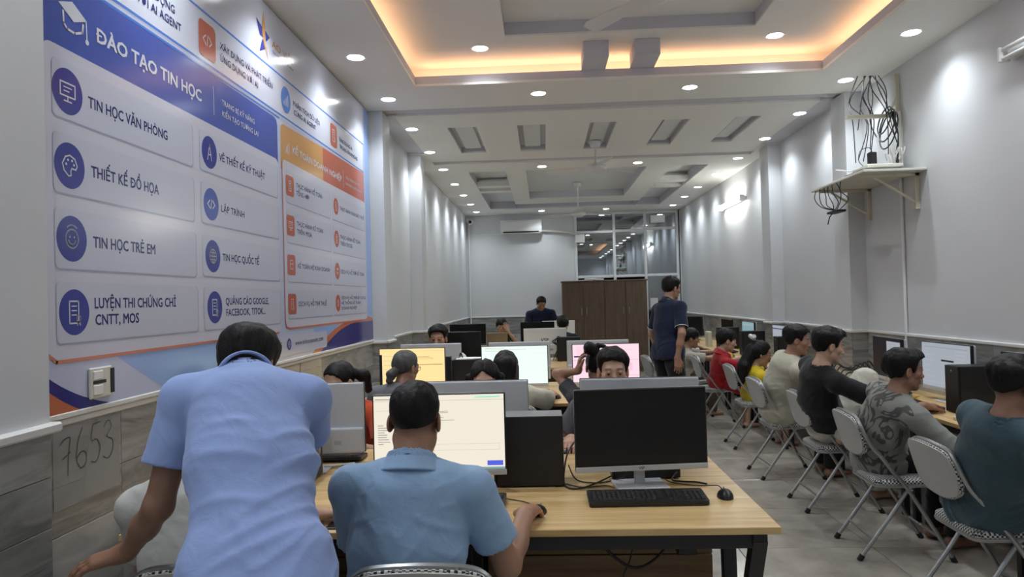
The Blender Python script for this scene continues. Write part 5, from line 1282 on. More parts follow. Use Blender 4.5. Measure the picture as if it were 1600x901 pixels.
    for key, th in (('L', 1), ('R', -1)):
        S_, e, w_, dv, hd = arms[key]
        if hd.get('hide'): continue
        pr = hand_prims(w_, dv, hd['up'], th*hd.get('th', 1), s*hd.get('s', 1.0), hd.get('curl', 20), hd.get('spread', 1.0))
        pr.append((cap_(w_-nrm(w_-e)*.03, w_+dv*.02, .0242*s, .021*s), .02))
        ff = Fld.fit([p for p, k in pr], hh)
        for p, k in pr: ff.add(p, k)
        V, Fq = ff.extract(); Vs.append(V); Fs.append(Fq+nv); nv += len(V); Ts.append(np.tile(np.array([[1.0, .93, .90]], f32), (len(V), 1)))
    # ---------- head (in head space)
    k_ = hs; E_ = lambda c, r_: ell_([a*k_ for a in c], I3, [a*k_ for a in r_]); Cc = lambda a, b, r0, r1: cap_([q*k_ for q in a], [q*k_ for q in b], r0*k_, r1*k_)
    jw = P.get('jaw', 1.0)
    hp_ = [(E_((0, -.012, .035), (.074, .094, .082)), .02), (E_((0, .028, -.018), (.062*jw, .062, .078)), .02), (E_((0, .030, -.062), (.050*jw, .050, .040)), .02)]
    for q in (-1, 1):
        hp_ += [(Cc((q*.046*jw, -.002, -.052), (q*.018, .060, -.090), .018, .016), .02), (E_((q*.044, .056, -.016), (.021, .020, .018)), .02)]
    hp_ += [(E_((0, .068, -.090), (.020, .018, .017)), .02), (Cc((-.034, .076, .024), (.034, .076, .024), .013, .013), .02),
            (Cc((0, .084, .014), (0, .104, -.022), .0085, .0115), .010), (E_((0, .108, -.026), (.0115, .010, .010)), .006)]
    for q in (-1, 1): hp_ += [(E_((q*.0125, .094, -.030), (.008, .010, .007)), .006)]
    hp_ += [(Cc((-.020, .086, -.054), (.020, .086, -.054), .0065, .0065), .006), (Cc((-.016, .084, -.063), (.016, .084, -.063), .0075, .0075), .006)]
    nkl = Rh.T@(nk0-hc); nkt = Rh.T@(nk1-hc)
    hp_.append((cap_(nkl, nkt, .0575*P.get('nk', 1)*s, .0535*P.get('nk', 1)*s), .03))
    hh2 = P.get('hd', max(.0042, h*.55)); fh = Fld.fit([p for p, k in hp_]+[E_((0, 0, 0), (.1, .1, .1))], hh2)
    for p, k in hp_: fh.add(p, k)
    for q in (-1, 1):
        fh.sub(E_((q*.031, .100, .006), (.017, .017, .0125)), .010)
        fh.add(Cc((q*.018, .085, .0085), (q*.031, .0895, .0125), .0048, .0052), .005); fh.add(Cc((q*.031, .0895, .0125), (q*.045, .080, .0075), .0052, .0045), .005)
        fh.add(Cc((q*.019, .0845, -.0035), (q*.044, .079, -.0015), .0046, .0044), .005)
        er = np.array(Matrix.Rotation(R(q*18), 3, 'Z') @ Matrix.Rotation(R(-8), 3, 'X'), dtype=f32)
        fh.add(ell_([q*.079*k_, -.008*k_, -.004*k_], er, [.008*k_, .019*k_, .031*k_]), .008); fh.sub(ell_([q*.090*k_, -.004*k_, .0], er, [.009*k_, .010*k_, .019*k_]), .004)
    fh.sub(Cc((-.021, .0945, -.0585), (.021, .0945, -.0585), .0016, .0016), .003)
    V, Fq = fh.extract()
    T_ = np.ones((len(V), 3), f32); u = V/k_
    def soft(cx, cy, cz, rx, ry, rz): return np.clip(1.4-np.sqrt(((u[:, 0]-cx)/rx)**2+((u[:, 1]-cy)/ry)**2+((u[:, 2]-cz)/rz)**2), 0, 1)[:, None]
    def mixc(T_, m, c): return T_*(1-m)+T_*np.array(c, f32)*m
    T_ = mixc(T_, soft(0, .088, -.058, .024, .02, .009), (.92, .62, .62))
    for q in (-1, 1):
        ax_ = np.abs(u[:, 0]-q*.032); arc = .031-((u[:, 0]-q*.030)/.02)**2*.004
        T_ = mixc(T_, (np.clip((1-np.abs(u[:, 2]-arc)/.0065), 0, 1)*np.clip((.021-ax_)/.005, 0, 1)*(u[:, 1] > .05))[:, None]*.97, (.05, .045, .045))
        T_ = mixc(T_, soft(q*.031, .088, .0125, .013, .02, .0022)*.8, (.25, .2, .2))
        T_ = mixc(T_, soft(q*.079, -.005, 0, .02, .025, .04)*.35, (1.0, .75, .70))
    if P.get('stub'):
        m_ = np.clip((u[:, 2]-(-.045))/.03, 0, 1)*np.clip((.03-u[:, 1])/.02, 0, 1); m_ = m_[:, None]*P['stub']*(np.abs(u[:, 0])[:, None] < .079); T_ = mixc(T_, m_, (.22, .21, .21))
    Vs.append(V@Rh.T+hc); Fs.append(Fq+nv); nv += len(V); Ts.append(T_)
    sk = P['skin'] if not isinstance(P['skin'], tuple) else skin_mat('skin', P['skin'])
    np_mesh('body', np.concatenate(Vs), np.concatenate(Fs), sk, t, np.concatenate(Ts), loc)
    # ---------- eyes
    if not P.get('noeyes'):
        if EYE is None: EYE = eye_mat()
        for q in (-1, 1):
            c = hc+Rh@(A3((q*.031, .0765, .0045))*k_)
            prof = [(.0, .0), (.0035, .0), (.0062, 0), (.0066, 0), (.0095, 0), (.0118, 0), (.012, 0)]
            vs = []; col = []; n_ = 14
            for i in range(12):
                a = math.pi*i/11; r_ = .0125*math.sin(a); y_ = .0125*math.cos(a)
                for j in range(n_):
                    b = 2*math.pi*j/n_; vs.append(c+Rh@(A3((r_*math.cos(b), y_, r_*math.sin(b)))*k_)); col.append((.01, .008, .008) if a < .36 else (.035, .018, .012) if a < .60 else (.62, .58, .56))
            fs_ = np.array([(i*n_+j, (i+1)*n_+j, (i+1)*n_+(j+1) % n_, i*n_+(j+1) % n_) for i in range(11) for j in range(n_)], np.int32)
            np_mesh('eye', np.array(vs, f32), fs_, EYE, t, np.array(col, f32), loc)
    # ---------- hair
    hl = HAIRLINES[P.get('hair', 'short')]; hl = dict(hl, **P.get('hairmod', {}))
    ex = P.get('hairx', [])
    hf = Fld([-.15*k_, -.17*k_, -.13*k_], [.15*k_, .15*k_, .19*k_], P.get('hhr', max(.0045, h*.6)))
    X, Y, Z = hf.allg(); X, Y, Z = [np.broadcast_to(a, hf.D.shape)/k_ for a in (X, Y, Z)]
    k0 = np.sqrt((X/.074)**2+((Y+.012)/.094)**2+((Z-.035)/.082)**2); k1 = np.sqrt((X/.074**2)**2+((Y+.012)/.094**2)**2+((Z-.035)/.082**2)**2); de = k0*(k0-1)/np.maximum(k1, 1e-3)
    tz = np.clip((Z-.02)/.08, 0, 1); tz = tz*tz*(3-2*tz); th = hl['side']+(hl['top']-hl['side'])*tz
    th = th+(hl['back']-hl['side'])*np.clip((-Y-.03)/.05, 0, 1)*(1-tz)
    th = th+hl.get('fringe', .0)*np.clip((Y-.03)/.05, 0, 1)*tz
    ns = (noise3(X*34+NPERS*3, Y*34, Z*16)-.5)*P.get('hn', .010)+(noise3(X*110, Y*110, Z*34)-.5)*.005
    part = hl.get('part'); 
    zl = np.interp(Y.ravel(), [p[0] for p in hl['pts']], [p[1] for p in hl['pts']]).reshape(Y.shape)+(noise3(X*60+9, Y*60, Z*0+NPERS)-.5)*.012
    if hl.get('skew'): zl = zl+np.clip(Y-.04, 0, 1)*hl['skew']*X*8
    if part is not None: th = th-.010*np.exp(-((X-part)/.006)**2)*tz; zl = zl-np.clip((np.abs(X-part)-.0), 0, .06)*np.clip((Y-.03)/.03, 0, 1)*hl.get('partfall', .55)
    d_ = de-th-ns*np.clip(th/.012, .3, 1); lw = (zl-Z)*.75
    d_ = np.where(np.abs(d_-lw) < .008, np.maximum(d_, lw)+(.008-np.abs(d_-lw))**2/(4*.008), np.maximum(d_, lw))
    hf.D = np.maximum(d_*k_, -(de+.012)*k_).astype(f32)
    V, Fq = hf.extract(); Vh = [V@Rh.T+hc]; Fh = [Fq]; nvh = len(V)
    if ex:
        pr = [(cap_([a*k_ for a in A_[0]], [a*k_ for a in A_[1]], A_[2]*k_, A_[3]*k_, A_[4] if len(A_) > 4 else None, A_[5] if len(A_) > 5 else 1), .02) for A_ in ex]
        fx = Fld.fit([p for p, k in pr], max(.005, h*.7))
        for p, k in pr: fx.add(p, k)
        m_, (x_, y_, z_) = fx.near(); fx.D[m_] += (noise3(x_*40, y_*40, z_*9)-.5)*.010+(noise3(x_*120, y_*120, z_*14)-.5)*.005
        V, Fq = fx.extract(); Vh.append(V@Rh.T+hc); Fh.append(Fq+nvh)
    np_mesh('hair', np.concatenate(Vh), np.concatenate(Fh), P.get('hairmat') or HAIR, t, None, loc)
    # ---------- shirt
    gs = P.get('loose', .014)
    sh = []; A = lambda p, k=.035: sh.append((p, k))
    slv = P.get('sleeve', .55); hem = pel-spine*P.get('hem', .02)
    A(cap_(hem-rt*.055*s, hem+rt*.055*s, .103*gb+gs, .100*gb+gs, None, 1)); A(cap_(pel-rt*.06*s, pel+rt*.06*s, .100*gb+gs, .100*gb+gs)); A(cap_(hem, mid, .096*gb+gs, .094*gb+gs, rs, P.get('kw', 1.30))); A(cap_(mid, cl, .094*gb+gs, .092*gb+gs*.7, rs, P.get('kc', 1.42)))
    A(cap_(SL, SR, .052*s+gs*.3, .052*s+gs*.3))
    for S_ in (SL, SR): A(cap_(nb-upw*.005, S_, .047*s+gs*.3, .053*s+gs*.3))
    fsld = Fld.fit([p for p, k in sh]+[cap_(arms[q][0], arms[q][0]+(arms[q][1]-arms[q][0])*min(1, slv+.05), .085*s, .085*s) for q in 'LR']+([cap_(arms[q][1], arms[q][2], .06, .06) for q in 'LR'] if slv > 1 else []), P.get('hc', h))
    for p, k in sh: fsld.add(p, k)
    fsld.cut(pel-spine*(P.get('hem', .02)+.05), -spine)
    sleeves = []
    for key in 'LR':
        S_, e, w_, dv, hd = arms[key]; ua = nrm(e-S_); ag = P.get('ag', 1.0)*s; sg = P.get('sg', .016)
        if slv <= 1:
            ce_ = S_+(e-S_)*slv
            q = cap_(S_, ce_+ua*.03, .054*ag+sg*.5, .045*ag+sg*1.25)
            fn = (lambda f_, c_, u_: (lambda X, Y, Z: np.maximum(f_(X, Y, Z), (X-c_[0])*u_[0]+(Y-c_[1])*u_[1]+(Z-c_[2])*u_[2])))(q[0], ce_, ua)
            fsld.add((fn, q[1], q[2]), .025); sleeves.append((ce_, ua, .0425*ag, .045*ag+sg*1.25))
        else:
            fa = nrm(w_-e); fsld.add(cap_(S_, e, .054*ag+sg*.5, .044*ag+sg), .025)
            q = cap_(e, w_, .044*ag+sg, .030*ag+sg*.8); c_ = w_-fa*.01
            fn = (lambda f_, c_, u_: (lambda X, Y, Z: np.maximum(f_(X, Y, Z), (X-c_[0])*u_[0]+(Y-c_[1])*u_[1]+(Z-c_[2])*u_[2])))(q[0], c_, fa)
            fsld.add((fn, q[1], q[2]), .02); sleeves.append((c_, fa, .028*ag, .03*ag+sg*.8))
    wa = P.get('wrinkle', .006)
    m_, (x_, y_, z_) = fsld.near(.035)
    px, py, pz = x_-pel[0], y_-pel[1], z_-pel[2]
    a_ = px*rs[0]+py*rs[1]+pz*rs[2]; b_ = px*fs[0]+py*fs[1]+pz*fs[2]; c_ = px*spine[0]+py*spine[1]+pz*spine[2]
    sd_ = P.get('seed', NPERS*1.7)
    w1 = noise3(a_*5+sd_, b_*5, c_*5)*2.2
    r1 = 1-np.abs(2*noise3(a_*7+w1+sd_, b_*7, c_*15+w1*1.2-np.abs(a_)*14)-1); r2 = 1-np.abs(2*noise3(a_*13+sd_+w1*2, b_*13, c_*24+a_*9)-1)
    nkf = np.clip((np.sqrt((x_-nb[0])**2+(y_-nb[1])**2+(z_-nb[2])**2)-.085*s)/.07, 0, 1)
    low = nkf*(.45+.75*np.clip(1-c_/(sl*.75), 0, 1))
    fsld.D[m_] -= ((r1**3*.9+r2**3*.35)*wa*low*1.3-wa*.35*nkf).astype(f32)
    for f_ in P.get('folds', []):           # explicit creases: (a point, direction, length, height) in body frame coordinates (side, spine)
        (u0, v0), (u1, v1), hgt, wid = f_
        L2 = (u1-u0)**2+(v1-v0)**2; tt = np.clip(((a_-u0)*(u1-u0)+(c_-v0)*(v1-v0))/L2, 0, 1); dd_ = np.sqrt((a_-u0-tt*(u1-u0))**2+(c_-v0-tt*(v1-v0)-.12*tt*(1-tt)*(u1-u0))**2)
        fsld.D[m_] -= (hgt*.55*np.exp(-(dd_/wid)**2)*np.sin(math.pi*np.clip(tt*.9+.08, 0, 1))*(b_ < .02)).astype(f32)
    for (c0, ua, ri, ro) in sleeves: fsld.sub(cap_(c0-ua*.03, c0+ua*.06, ri, ri+.006), .004)
    fsld.sub(cap_(nk0+upw*(.012 if P.get('collar') else .004), nk1, .061*s*P.get('nk', 1), .063*s*P.get('nk', 1)), .006)
    V, Fq = fsld.extract()
    shirt = np_mesh('shirt', V, Fq, P['shirt'], t, None, loc)
    # collar: a band around the neck
    if P.get('collar'):
        nd = nrm(nk1-nk0); cc = nb+upw*.002+nd*.008
        pr = cap_(cc-nd*.024, cc+nd*.018, .090*s*P.get('nk', 1)*P.get('cs', 1), .0665*s*P.get('nk', 1), rs, 1.08); fc = Fld.fit([pr], max(.0045, h*.6)); fc.add(pr, .002); fc.sub(cap_(cc-nd*.08, cc+nd*.07, .066*s*P.get('nk', 1), .060*s*P.get('nk', 1)), .003)
        fc.cut(cc+nd*.026+fs*.0, nrm(nd+fs*.25)); fc.cut(cc-nd*.030, -nd)
        opn = P.get('open', 1)
        if opn: fc.sub(cap_(cc+fs*.05*s-nd*.06, cc+fs*.10*s+nd*.06, .012, .030), .004)
        V, Fq = fc.extract(); co = np_mesh('collar', V, Fq, P.get('collarmat') or P['shirt'], t, None, loc)
    elif not P.get('noband'):
        nd = nrm(nk1-nk0+fs*.02); cc = nk0+nd*.030*s
        pts = [Vector(cc+(rs*math.cos(a)+fs*math.sin(a))*.066*s*P.get('nk', 1)) for a in [j*math.pi/12 for j in range(24)]]
        MB().tube(pts, .0095*s, 8, closed=True).build('neckband', P.get('neckband') or P['shirt'], t, smooth=True)
    if P.get('trim'):
        for (c0, ua, ri, ro) in sleeves:
            v1 = Vector(ua).orthogonal().normalized(); v2 = Vector(ua).cross(v1)
            mb = MB(); n_ = 22
            for k2 in range(1): mb.tube([Vector(c0)-Vector(ua)*.006+(v1*math.cos(a)+v2*math.sin(a))*(ro+.001) for a in [2*math.pi*j/n_ for j in range(n_)]], P.get('trimr', .0065), 6, closed=True)
            mb.build('sleeve_trim', P['trim'], t, smooth=True)
        if P.get('trimneck', 1):
            nd = nrm(nk1-nk0); cc = nb+upw*.002+nd*.026
            MB().tube([Vector(cc+(rs*math.cos(a)+fs*math.sin(a))*.071*s) for a in [j*math.pi/11-math.pi*1.35 for j in range(19)]], .004, 6).build('collar_trim', P['trim'], t, smooth=True)
    # ---------- trousers
    tr = []
    tb = P.get('tl', .010)
    tr.append((cap_(pel-rt*.06*s-spine*.02, pel+rt*.06*s-spine*.02, .086*gb, .086*gb), .02)); tr.append((cap_(pel, pel+spine*P.get('waist', .05)*s, .084*gb, P.get('wr', .078)*gb, rs, 1.22), .02))
    for key in 'LR':
        H_, kn, an, toe = legs[key]
        tr.append((cap_(H_+(kn-H_)*.02, H_+(kn-H_)*.35, .076*gb+tb*.2, .080*gb+tb, None, 1), .02)); tr.append((cap_(H_+(kn-H_)*.3, kn, .080*gb+tb, .058*gb+tb), .02))
        if not P.get('shorts'): tr.append((cap_(kn, an, .057*gb+tb, .045*gb+tb), .02))
    ft_ = Fld.fit([p for p, k in tr], max(h, .010))
    for p, k in tr: ft_.add(p, k)
    m_, (x_, y_, z_) = ft_.near(); ft_.D[m_] -= ((1-np.abs(2*noise3(x_*12+sd_, y_*12, z_*14)-1))**3*.008-.002).astype(f32)
    if not P.get('shorts'): ft_.cut((0, 0, .075*s), (0, 0, -1))
    V, Fq = ft_.extract(); np_mesh('shorts' if P.get('shorts') else 'trousers', V, Fq, P['pants'], t, None, loc)
    if P.get('shoes') is not None:
        for key in 'LR':
            H_, kn, an, toe = legs[key]; tn = nrm((toe[0], toe[1], 0)); sd = np.cross(tn, upw); f0 = A3((an[0], an[1], .045*s))
            fq = [(cap_(f0-tn*.05*s, f0+tn*.15*s, .048*s, .038*s, sd, 1.12), .02), (cap_(f0-tn*.04*s, A3((an[0], an[1], .09*s)), .045*s, .042*s), .02)]
            fz = Fld.fit([p for p, k in fq], .012)
            for p, k in fq: fz.add(p, k)
            fz.cut((0, 0, .004), (0, 0, -1)); V, Fq = fz.extract(); np_mesh('shoe', V, Fq, P['shoes'], t, None, loc)
    # ---------- glasses
    if P.get('glasses'):
        mb = MB(); T3 = lambda x, y, z: Vector(hc+Rh@(A3((x, y, z))*k_))
        for q in (-1, 1):
            mb.tube([T3(q*.032+.022*math.cos(a), .100, .003+.016*math.sin(a)) for a in [j*math.pi/8 for j in range(16)]], .0016, 5, closed=True)
            mb.tube([T3(q*.054, .098, .006), T3(q*.074, .07, .008), T3(q*.080, .0, .006), T3(q*.080, -.02, -.006)], .0018, 5)
        mb.tube([T3(-.010, .100, .006), T3(0, .104, .008), T3(.010, .100, .006)], .0016, 5); mb.build('glasses', MT['black'], t, smooth=True)
    NPERS += 1
    return t, dict(nb=nb, SL=SL, SR=SR, arms=arms, Rh=Rh, hc=hc, hs=k_, rs=rs, fs=fs, spine=spine, pel=pel, loc=loc)
HAIR = hair_mat('black_hair', (.0075, .0065, .0065), .5)
HAIRG = hair_mat('grey_hair', (.085, .085, .082), .5)
# ================================================================ PEOPLE
SK1 = skin_mat('skin_tan', (.36, .205, .135)); SK2 = skin_mat('skin_light', (.50, .32, .235)); SK3 = skin_mat('skin_brown', (.27, .15, .10))
c_ = cloth_mat
BLK = c_('black_cloth', (.012, .012, .014)); DNM = c_('denim', (.05, .07, .12)); NVY = c_('navy_cotton', (.009, .013, .038)); WHT = c_('white_cotton', (.62, .62, .58))
GRYP = c_('dark_grey_trousers', (.05, .05, .055)); BRN = c_('brown_trousers', (.075, .05, .035))
TRIMW = c_('white_trim', (.62, .62, .62)); TRIMY = c_('yellow_trim', (.75, .50, .06))
OXF = c_('light_blue_oxford', (.275, .37, .67), .8, 600, .04); POLO = c_('pale_blue_polo', (.28, .42, .62), .8, 500, .04)
mp1, i1 = person('man in a light blue short-sleeved shirt leaning over, back to the camera', dict(
    pelvis=(-.685, 1.64, .93), head=(-.905, 2.12, 1.365), nb=(-.845, 1.965, 1.352), sroll=-.14, face=8, look=(-4, -30, 2), hs=.97, h=.0065, skin=SK3, shirt=OXF, pants=GRYP, sit=False,
    handL=dict(p=(-1.20, 1.975, .862), d=(-1, -.22, -.22), up=(-.15, -.1, 1), curl=26), elbL=(.7, -.8, 0), handR=dict(p=(-.80, 2.12, .86), d=(0, .7, -.6), up=(0, .5, 1), curl=30), elbR=(-.2, .8, -.4),
    loose=.022, wrinkle=.0035, sleeve=.62, sg=.022, collar=True, open=0, cs=.80, hem=.10, kw=1.24, kc=1.40, sw=.88, g=1.0, hair='short', hairmod=dict(top=.024, side=.009, back=.014), ag=.98, seed=3.3,
    folds=[((.17, .36), (-.02, .27), .010, .012), ((.18, .30), (.0, .18), .011, .013), ((.17, .22), (-.06, .08), .009, .012), ((-.17, .36), (-.02, .33), .008, .011), ((-.17, .28), (.02, .22), .009, .013), ((.16, .13), (-.10, .02), .010, .013), ((-.16, .16), (.05, .10), .008, .012), ((.12, .05), (-.14, -.03), .009, .012)]))
person('seated man in a pale blue polo shirt using the mouse, back to the camera', dict(
    pelvis=(-.45, 2.13, .56), head=(-.425, 2.275, 1.165), face=0, look=(-4, -10, 0), h=.0065, skin=SK1, shirt=POLO, pants=BLK, stub=.75,
    handR=dict(p=(-.085, 2.505, .797), d=(.22, 1, -.10), up=(0, .15, 1), curl=46), elbR=(.12, -.5, -1), handL=dict(p=(-.54, 2.54, .785), d=(.2, 1, -.05), up=(0, 0, 1), curl=30), elbL=(-.1, -.1, -1),
    loose=.014, wrinkle=.005, sleeve=.68, sg=.017, collar=True, open=0, sw=1.06, g=1.20, kc=1.45, hair='fade', hairmod=dict(top=.014), nk=1.12, jaw=1.08, ag=1.12, neck=.95,
    folds=[((.19, .30), (.02, .36), .007, .012), ((.20, .22), (.08, .27), .007, .012), ((-.19, .30), (-.08, .34), .006, .011), ((-.20, .20), (-.10, .05), .008, .013), ((.19, .10), (.12, .02), .007, .012)]))
person('seated person in a pale grey T-shirt half hidden behind the leaning man\'s arm', dict(
    pelvis=(-1.05, 2.17, .56), head=(-1.165, 2.30, 1.135), face=0, look=(0, -14, 0), h=.009, skin=SK2, shirt=c_('pale_grey_cotton', (.55, .55, .53)), pants=GRYP,
    handR=dict(p=(-.865, 2.545, .79), d=(.62, .62, -.1), up=(0, .1, 1), curl=40), elbR=(.5, -.4, -1), handL=dict(p=(-1.25, 2.56, .785), d=(.2, 1, -.05), up=(0, 0, 1), curl=30),
    loose=.02, sleeve=.7, sw=.96, g=1.15, kc=1.36, hair='short', hairmat=hair_mat('white_hair', (.50, .52, .44), .6)))
person('girl with a black ponytail and orange shirt behind the left grey monitor', dict(
    pelvis=(-1.04, 4.36, .56), head=(-1.185, 4.03, 1.095), face=172, look=(152, -16, 0), s=.95, h=.009, skin=SK2, shirt=c_('orange_cotton', (.66, .10, .045)), pants=DNM,
    handR=dict(p=(-1.22, 3.84, .785), d=(.1, -1, -.05), up=(0, 0, 1), curl=26), handL=dict(p=(-1.06, 3.84, .785), d=(-.2, -1, -.05), up=(0, 0, 1), curl=26),
    hair='tied', hairx=[((-.05, -.09, .03), (-.085, -.12, .0), .030, .036), ((-.085, -.12, .0), (-.09, -.125, -.09), .038, .022)], loose=.014, sw=.92))
person('dark-haired girl with a middle parting, only her forehead above the grey monitor', dict(
    pelvis=(-.34, 4.36, .56), head=(-.345, 4.0, 1.09), face=180, look=(182, -8, 0), s=.95, h=.009, skin=SK2, shirt=BLK, pants=DNM,
    handR=dict(p=(-.42, 3.84, .785), d=(.1, -1, -.05), up=(0, 0, 1), curl=26), handL=dict(p=(-.22, 3.84, .785), d=(-.1, -1, -.05), up=(0, 0, 1), curl=26),
    hair='long', hairmod=dict(part=0.01, partfall=.6), hairx=[((.085, -.01, .02), (.095, .0, -.12), .028, .022), ((-.085, -.01, .02), (-.095, .0, -.12), .028, .022), ((0, -.085, .0), (0, -.10, -.16), .05, .045, (1, 0, 0), 1.5)], sw=.9))
person('man in a grey shirt facing the camera, eyes above the front right monitor', dict(
    pelvis=(.42, 4.36, .56), head=(.368, 3.93, 1.135), face=180, look=(179, -3, 1), h=.0075, hd=.0036, skin=SK2, shirt=c_('charcoal_cotton', (.10, .10, .115)), pants=BLK,
    handR=dict(p=(.13, 3.80, .80), d=(-.25, -1, -.1), up=(0, 0, 1), curl=45), elbR=(-.8, .3, -1), handL=dict(p=(.60, 3.82, .785), d=(-.2, -1, -.05), up=(0, 0, 1), curl=26),
    hair='short', hairmod=dict(top=.026, side=.010, skew=.5), hn=.016, sw=1.05, g=1.1, hh=.004))
person('grey-haired student with glasses and a low bun facing the amber screen', dict(
    pelvis=(-1.12, 5.05, .56), head=(-1.028, 5.2, 1.065), face=-6, look=(-34, -8, 0), h=.009, skin=SK1, shirt=c_('heather_grey_cotton', (.17, .175, .19)), pants=BLK, glasses=True,
    handR=dict(p=(-.93, 5.62, .785), d=(-.2, 1, -.05), up=(0, 0, 1), curl=26), handL=dict(p=(-1.28, 5.58, .785), d=(.2, 1, -.05), up=(0, 0, 1), curl=26),
    hair='tied', hairmod=dict(top=.016, side=.012, back=.016), hairmat=HAIRG, hairx=[((-.01, -.105, -.03), (-.02, -.135, -.05), .030, .030), ((0, -.10, -.02), (-.03, -.13, -.10), .02, .022)], sleeve=.95, loose=.018, g=1.1))
person('woman with long black hair and cream T-shirt facing the pale green screen', dict(
    pelvis=(-.27, 5.05, .56), head=(-.295, 5.2, 1.05), face=-4, look=(2, -8, 0), s=.96, h=.009, skin=SK2, shirt=c_('cream_cotton', (.60, .57, .46)), pants=BLK,
    handR=dict(p=(.045, 5.60, .80), d=(.15, 1, -.1), up=(0, 0, 1), curl=40), elbR=(1, -.2, -.8), handL=dict(p=(-.40, 5.58, .785), d=(.1, 1, -.05), up=(0, 0, 1), curl=26),
    hair='long', hairmod=dict(back=.024, side=.020), hairx=[((.0, -.075, .02), (.0, -.10, -.20), .070, .050, (1, 0, 0), 1.35), ((.07, -.03, .0), (.07, -.05, -.16), .03, .026), ((-.07, -.03, .0), (-.07, -.05, -.16), .03, .026)], sleeve=.92, sg=.028, loose=.022, sw=.94))
person('girl with a high messy hair bun in front of the pink screen', dict(
    pelvis=(.40, 5.05, .56), head=(.372, 5.2, 1.035), face=0, look=(6, -6, 0), s=.94, h=.010, skin=SK1, shirt=c_('dark_grey_cotton', (.06, .06, .07)), pants=BLK,
    handL=dict(p=(.235, 5.14, 1.02), d=(.15, -.1, 1), up=(-1, 0, .1), curl=40), elbL=(-.6, .6, -.8), handR=dict(p=(.55, 5.58, .785), d=(0, 1, -.05), up=(0, 0, 1), curl=26),
    hair='tied', hairmod=dict(top=.014, side=.010), hairx=[((-.03, -.07, .115), (-.065, -.09, .145), .042, .045), ((-.10, -.08, .10), (-.13, -.07, .06), .014, .008), ((.0, -.08, .16), (.05, -.07, .15), .020, .012)], hn=.014))
person('man with flat-top black hair and a white shirt facing the camera, second row', dict(
    pelvis=(-.97, 7.12, .56), head=(-1.025, 6.78, 1.185), face=180, look=(178, -3, 0), h=.009, hd=.0048, skin=SK1, shirt=WHT, pants=BLK,
    handR=dict(p=(-1.15, 6.60, .785), d=(0, -1, -.05), up=(0, 0, 1), curl=26), handL=dict(p=(-.86, 6.6, .785), d=(-.1, -1, -.05), up=(0, 0, 1), curl=26), hair='fade', hairmod=dict(top=.034, side=.010, back=.010, pts=[(-.13, -.030), (-.07, -.028), (-.03, -.005), (-.02, .022), (.012, .028), (.025, .012), (.036, .012), (.046, .055), (.072, .084), (.13, .092)]), sw=1.05))
person('child in black hiding the face behind a hand, beyond the gold laptop', dict(
    pelvis=(-.72, 12.62, .56), head=(-.745, 12.3, 1.085), face=180, look=(180, -12, 0), s=.80, hs=1.06, h=.011, hh=.006, skin=SK2, shirt=BLK, pants=BLK,
    handL=dict(p=(-.63, 12.16, 1.0), d=(-.45, -.05, 1), up=(.2, -1, .1), curl=12, s=1.25), elbL=(.8, .1, -1), handR=dict(p=(-.80, 12.1, .785), d=(0, -1, -.05), up=(0, 0, 1), curl=26), hair='bowl'))
person('standing man in a navy polo looking down, near the back wall', dict(
    pelvis=(-.04, 13.12, .93), head=(-.055, 12.92, 1.455), face=178, look=(192, -30, 0), h=.011, hh=.006, skin=SK1, shirt=NVY, pants=BLK, sit=False, collar=True, g=1.22, sw=1.15, kc=1.5, hair='short',
    handR=dict(p=(-.22, 12.72, .95), d=(.2, -1, -.2), up=(0, 0, 1), curl=26), handL=dict(p=(.18, 12.72, .95), d=(-.2, -1, -.2), up=(0, 0, 1), curl=26)))
person('dark-haired student seen from behind the white logo monitor, fourth row', dict(
    pelvis=(.28, 10.6, .56), head=(.275, 10.75, 1.15), face=0, look=(-8, -6, 0), s=.94, h=.011, hh=.006, skin=SK1, shirt=BLK, pants=BLK, hair='bowl', hn=.014,
    handR=dict(p=(.40, 11.1, .785), d=(0, 1, -.05), up=(0, 0, 1), curl=26), handL=dict(p=(.14, 11.1, .785), d=(0, 1, -.05), up=(0, 0, 1), curl=26)))
person('man in a navy polo with white trim standing in the aisle', dict(
    pelvis=(1.30, 7.62, .975), head=(1.372, 7.72, 1.615), face=-62, look=(-62, -8, 0), s=1.03, h=.009, hd=.005, skin=SK1, shirt=NVY, pants=BLK, sit=False, collar=True, trim=TRIMW, trimr=.004, shoes=BLK, sleeve=.78, g=1.12, sw=1.0, loose=.018, hem=.06, hair='short', hairmod=dict(top=.028), hn=.014, toeL=(.8, .5, 0), toeR=(.8, .3, 0),
    handR=dict(p=(1.36, 7.42, .90), d=(.05, -.05, -1), up=(.2, -1, 0), curl=30)))
D_ = dict
person('boy in a beige shirt reaching to his desk, farthest in the right row', D_(
    pelvis=(1.80, 9.28, .54), head=(1.862, 9.2, .985), face=-88, look=(-92, -10, 0), s=.84, hs=1.05, h=.010, hh=.0055, skin=SK1, shirt=c_('beige_cotton', (.42, .40, .33)), pants=BRN, neckband=c_('brown_band', (.16, .07, .05)), sleeve=.75, sg=.02,
    handR=D_(p=(2.26, 9.10, .80), d=(1, .1, -.1), up=(0, 0, 1), curl=30), handL=D_(p=(2.30, 9.35, .80), d=(1, 0, -.05), up=(0, 0, 1), curl=26), hair='bowl'))
